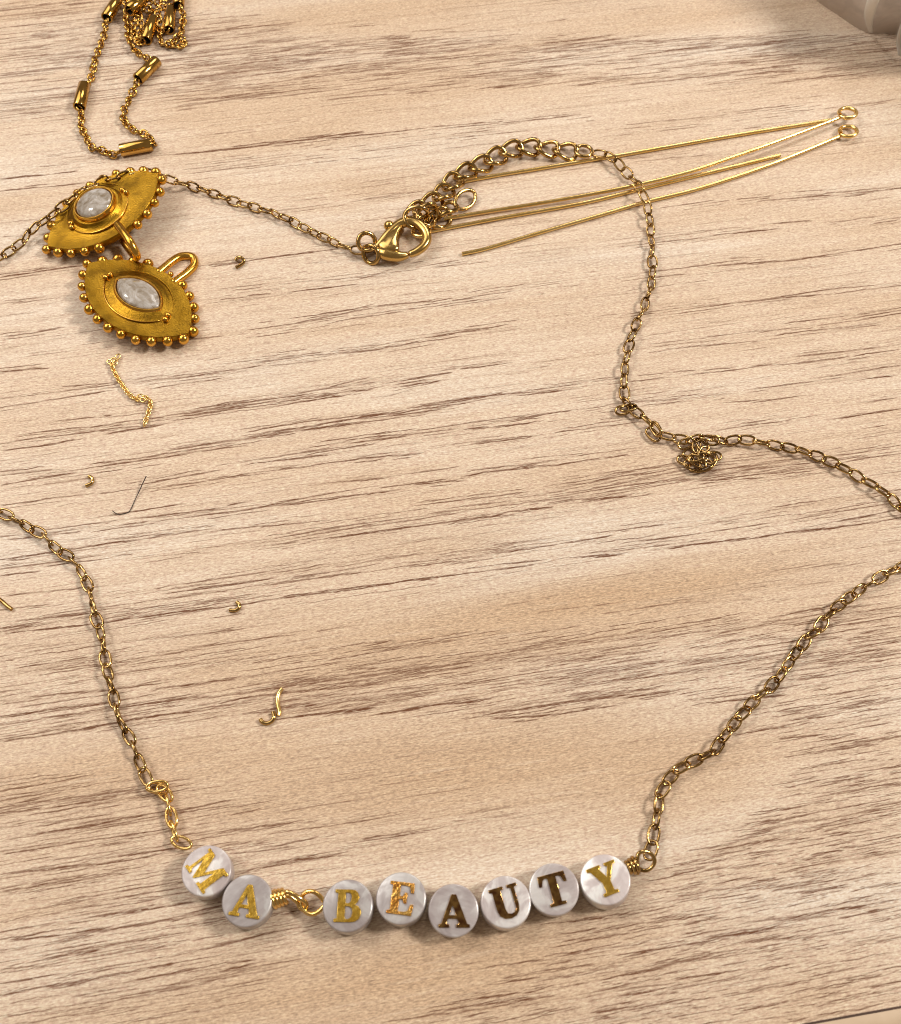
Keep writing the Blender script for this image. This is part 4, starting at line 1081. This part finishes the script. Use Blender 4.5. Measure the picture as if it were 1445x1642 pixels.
# ------------------------------------------------------------------ chain with tube beads (top left)
tubechain = thing('tube_bead_chain', 'bright gold chain with small tube beads, heaped at top left', 'chain', P(190, 150))
SL = [link_mesh('chain_link', 1.86, 1.55, 0.39, M_TUBE, n=16, seg=7, pw=2.0), link_mesh('chain_link', 1.8, 1.46, 0.40, M_TUBE, n=16, seg=7, pw=2.2)]
strands = [
 [(172,30,1.2),(169,40,.9),(168,52),(163,68),(156,85),(151.6,99.6),(148.5,116),(144,130),(137,138,1.0)],
 [(127,170,1.0),(131,185),(130,203),(138,218),(146,236),(163,240),(180,249),(193,242,1.0)],
 [(247,231,1.0),(246,229),(236,216),(213,208),(198,191),(200,174),(207,160),(215,143),(221,128,1.0)],
 [(247,102,1.0),(246,98),(231.5,91),(217,81),(207,64),(205,44),(202,26),(206,14,1.1)],
 [(205,18,1.8),(222,24,1.4),(226,40,1.0),(224,55,.8),(220,70,.8)],
 [(248,24,1.2),(240,14,1.0),(226,18,1.2),(217,32,1.0),(214,48,.8),(219,64,.8),(231,66,1.0)],
 [(287,10,1.2),(294,22,.9),(293,38),(290,52),(280,64),(269,72),(258,68),(257,55),(259,44),(270,47,1.2)],
 [(293,60),(295,72),(283,74),(268,70)],
 [(274,8,1.0),(262,10,1.4),(252,18,1.6),(256,32,1.2),(258,42,1.0)],
 [(226,6,1.6),(240,2,1.2),(252,6,1.0),(262,-2,.8),(275,-12,.8)],
 [(200,8,1.6),(212,-6,.8),(230,-14),(250,-18),(262,-8)],
]
for k, s in enumerate(strands):
    run_links('chain_link', PP(s, .65), 1.02, SL, tubechain, (40, -45), 0.3, k, 0.1)
bm = bmesh.new()
prof = [(.82, -2.55), (1.0, -2.6), (1.05, -2.52), (1.05, 2.52), (1.0, 2.6), (.82, 2.55), (.80, 1.2), (.80, -1.2)]
n = 28
rings = [[bm.verts.new((z, r * math.cos(2 * math.pi * k / n), r * math.sin(2 * math.pi * k / n))) for k in range(n)] for r, z in prof]
for i in range(len(prof)):
    A, B = rings[i], rings[(i + 1) % len(prof)]
    for k in range(n):
        bm.faces.new((A[k], A[(k + 1) % n], B[(k + 1) % n], B[k]))
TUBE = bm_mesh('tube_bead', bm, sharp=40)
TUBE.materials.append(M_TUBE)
TUBE.materials.append(plain('shaded_tube_inside', (0.020, 0.012, 0.007), (0.035, 0.020, 0.010), .6, 1.0))  # near-black: the shade inside the hollow tube put into the colour
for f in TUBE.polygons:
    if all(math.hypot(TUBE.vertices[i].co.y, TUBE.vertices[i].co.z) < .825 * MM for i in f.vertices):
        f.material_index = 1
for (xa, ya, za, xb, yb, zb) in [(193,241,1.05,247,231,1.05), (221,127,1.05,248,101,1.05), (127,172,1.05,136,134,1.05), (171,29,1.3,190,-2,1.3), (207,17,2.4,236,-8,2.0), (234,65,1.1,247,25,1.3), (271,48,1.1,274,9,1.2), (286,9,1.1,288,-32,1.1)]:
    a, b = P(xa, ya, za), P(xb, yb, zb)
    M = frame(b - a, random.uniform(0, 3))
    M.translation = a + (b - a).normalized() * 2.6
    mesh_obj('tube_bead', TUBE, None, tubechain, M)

# ------------------------------------------------------------------ eye pins
def eye_pin(label, seq, loop, r=.32, loop_r=1.40):
    pts = PP(seq, r)
    root = thing('eye_pin', label, 'eye pin', pts[0], 'gold eye pins')
    c = pts[0]
    sp = catmull(pts, 10)
    mesh_obj('shaft', tube_mesh('shaft', [q - c for q in sp], r, 10, cap='flat', sharp=50), M_PIN, root, Matrix.Translation(c))
    if loop is not None:
        end = pts[loop]
        prev = pts[loop - 1] if loop != 0 else pts[1]
        d = (end - prev); d.z = 0; d.normalize()
        nrm = Vector((-d.y, d.x, 0))
        ctr = end + d * loop_r
        lp_ = []
        for k in range(27):
            a = math.pi + 2 * math.pi * .975 * k / 26
            lp_.append(ctr + d * math.cos(a) * loop_r + nrm * math.sin(a) * loop_r * .97 + Vector((0, 0, .32 - .32 * math.sin(a) * (1 if nrm.y > 0 else -1) + .008 * k)))
        mesh_obj('eye_loop', tube_mesh('eye_loop', [q - ctr for q in lp_], r, 10, cap='flat', sharp=50), M_PIN, root, Matrix.Translation(ctr))
    return root


eye_pin('uppermost thin gold pin, running under the end of the chunky extender links', [(732,293),(800,280.5),(860,271),(950,256),(1000,248),(1160,220),(1332,192.5)], None)
eye_pin('bent gold pin crossing over the others to the upper of two end loops', [(712,350.5,.5),(780,339.5,.5),(891,321.5,.7),(1010,299,.95),(1100,277,1.1),(1160,257,1.1),(1240,229,1.1),(1347,188.5,.9)], 7)
eye_pin('gold pin with blunt right end between two longer pins', [(690,371),(800,350),(935,325.5),(1030,302.5),(1150,273.5),(1251,249)], 0)
eye_pin('lowest gold pin with pointed free left end and the lower end loop', [(741,407),(780,398.5),(857,375.5),(957,346.5),(1032,324.5),(1123,301.5),(1240,262),(1348,218)], 7)

# ------------------------------------------------------------------ small scraps
scrap = thing('chain_scrap', 'short scrap of very fine gold chain below the eye pendants', 'chain scrap', P(205, 630))
TINY = [link_mesh('chain_link', 1.12, .86, .24, M_PIN, n=12, seg=6, pw=2.0)]
run_links('chain_link', PP([(180,586.5),(184,597.5),(191,610),(200,623),(209,634),(221,640.5),(230,637,.7),(240,641),(241.5,650),(238,661),(234,673),(232,682)], .45), .60, TINY, scrap, (42, -45), .12)
for (x, y, a, z) in [(182,577,10,.4), (185,581,80,.5), (176,580,-20,.4), (189,572,60,.4), (180,584,100,.5), (224,636,30,.9), (229,641,-20,.9)]:
    t = Vector((math.cos(math.radians(a)), math.sin(math.radians(a)), .1))
    put('chain_link', TINY[0], scrap, P(x, y, z), t, .3)


def clipping(label, seq, r, mat=None, group='cut wire clippings'):
    pts = catmull(PP(seq, r), 6)
    c = sum(pts, Vector()) / len(pts)
    c.z = 0
    o = mesh_obj('wire_clipping', tube_mesh('wire_clipping', [q - c for q in pts], r, 10, cap='flat', sharp=50), mat or M_EXT, None, Matrix.Translation(c))
    o['label'] = label
    o['category'] = 'wire clipping'
    o['group'] = group
    return o


clipping('tiny hooked wire clipping to the right of the almond pendant', [(377.5,418,.3),(380,413.5,.5),(385,412.5,.7),(390,415.5,.6),(390.5,420.5,.4),(385,425,.3),(378,429,.3)], .27)
clipping('tiny curved wire clipping left of the dark hair', [(142,763.5),(147,766),(148.5,771),(145.5,775.5),(137,779)], .26)
clipping('tiny curl of wire near middle left, right of the left chain', [(379.5,965),(384,970),(382,976),(376,979),(368,978)], .26)
clipping('hook shaped wire clipping beside a longer wavy piece', [(417.5,1153),(420.5,1157.5),(427.5,1160),(435,1157),(439.5,1150),(438,1141.5)], .27)
clipping('longer wavy wire clipping standing beside the small hook', [(452.5,1104),(447,1112),(445,1122),(446,1132),(448,1140),(447.3,1147.5)], .27, M_PIN)
clipping('wire clipping cut off by the left edge of the picture', [(-14,957),(-4,959),(4,965),(12,972),(19,977)], .27)

hp_ = catmull(PP([(234.5,763.5,.9),(229,775,.6),(223,788,.3),(216,803,.12),(210,816,.1),(206,821,.1),(197,824,.1),(188,824,.15),(180,819,.3)], .1), 8)
c = P(210, 800)
hair = mesh_obj('hair', tube_mesh('hair', [q - c for q in hp_], [.075] * 18 + [.055] * (len(hp_) - 18), 6), M_HAIR, None, Matrix.Translation(c))
hair['label'] = 'short dark bent hair lying on the wood'
hair['category'] = 'hair'


# ------------------------------------------------------------------ crumpled plastic bag at the top right
def film():
    m, nt, p = new_mat('cloudy_plastic_film')
    tc = nd(nt, 'ShaderNodeTexCoord')
    v = mapping(nt, tc.outputs['Object'], (1000, 1000, 1000))
    c = ramp(nt, noise(nt, v, 0.10, 3, .5, 1.0), [(0.35, (0.66, 0.58, 0.52)), (0.65, (0.78, 0.71, 0.66))])
    nt.links.new(c, p.inputs['Base Color'])
    p.inputs['Roughness'].default_value = 0.28
    p.inputs['Specular IOR Level'].default_value = 0.6
    tr = nd(nt, 'ShaderNodeBsdfTransparent')
    tr.inputs[0].default_value = (0.97, 0.93, 0.88, 1)
    mx = nd(nt, 'ShaderNodeMixShader')
    f = ramp(nt, noise(nt, v, 0.22, 3, .5, .8), [(0.35, (0.50, 0.50, 0.50)), (0.65, (0.86, 0.86, 0.86))])
    lw = nd(nt, 'ShaderNodeLayerWeight')
    lw.inputs[0].default_value = 0.35
    f = mth(nt, 'ADD', f, mth(nt, 'MULTIPLY', lw.outputs['Facing'], 0.45), True)
    nt.links.new(f, mx.inputs[0])
    nt.links.new(tr.outputs[0], mx.inputs[1])
    nt.links.new(p.outputs[0], mx.inputs[2])
    nt.links.new(mx.outputs[0], nt.nodes['Material Output'].inputs['Surface'])
    return m


def bag(label, outline, H, mat, seed):
    from mathutils import noise as mn
    o_ = [P(x, y) for x, y in outline]
    ring0 = resample(catmull(o_ + [o_[0]], 4), 1.1)[:-1]
    c = sum(ring0, Vector()) / len(ring0)
    rings = []
    for t in (0.0, 0.012, 0.03, .06, .10, .16, .24, .36, .50, .66, .82, .94):
        z = H * (1 - (1 - min(1, t * 4.5)) ** 2) ** .5
        R_ = []
        for q in ring0:
            p_ = q.lerp(c, t)
            n_ = mn.noise(Vector((p_.x * .16, p_.y * .16, seed)))
            n2 = mn.noise(Vector((p_.x * .45, p_.y * .45, seed + 7)))
            cr = abs(mn.noise(Vector((p_.x * .22 + 3, p_.y * .10, seed + 3))))
            R_.append(Vector((p_.x + n2 * .5 * min(1, t * 6), p_.y + n_ * .6 * min(1, t * 6), .05 + z * (.75 + .55 * n_) + (n2 * .7 - cr * 2.4) * min(1, t * 5))) - c)
        rings.append(R_)
    for R_ in rings:
        for q in R_:
            q.z = max(q.z, .04)
    b_ = stack(rings)
    root = thing('plastic_bag', label, 'plastic bag', c)
    me_ = bm_mesh('film', b_)
    me_.materials.append(mat)
    link(bpy.data.objects.new('film', me_), root)
    def fold(seq, r):
        q_ = catmull([P(*k) - c for k in seq], 8)
        f_ = tube_mesh('fold', q_, [r * (.35 + .65 * math.sin(math.pi * (.08 + .84 * k / (len(q_) - 1)))) for k in range(len(q_))], 10, flat=.45)
        f_.materials.append(M_FOLD)
        link(bpy.data.objects.new('fold', f_), root)
    fold([(1396, 50, 1.0), (1393, 30, 5.5), (1397, 10, 9.5), (1406, -12, 12.5), (1418, -40, 14)], 1.0)
    fold([(1444, 88, 1.0), (1443, 66, 3.0), (1447, 44, 6.0), (1456, 20, 9.0)], .8)
    return root


M_FOLD = frosted('fold_highlight', (0.88, 0.85, 0.80), .35, .35)  # fold ridges of the film, their pale highlight put into the colour
M_FILM = film()
bag('crumpled cloudy plastic bag lying in the top right corner', [(1392,54),(1372,44),(1340,22),(1305,-2),(1268,-34),(1240,-80),(1300,-120),(1500,-130),(1640,-60),(1640,80),(1540,120),(1470,112),(1446,92),(1440,66),(1437,55)], 30, M_FILM, 2.3)
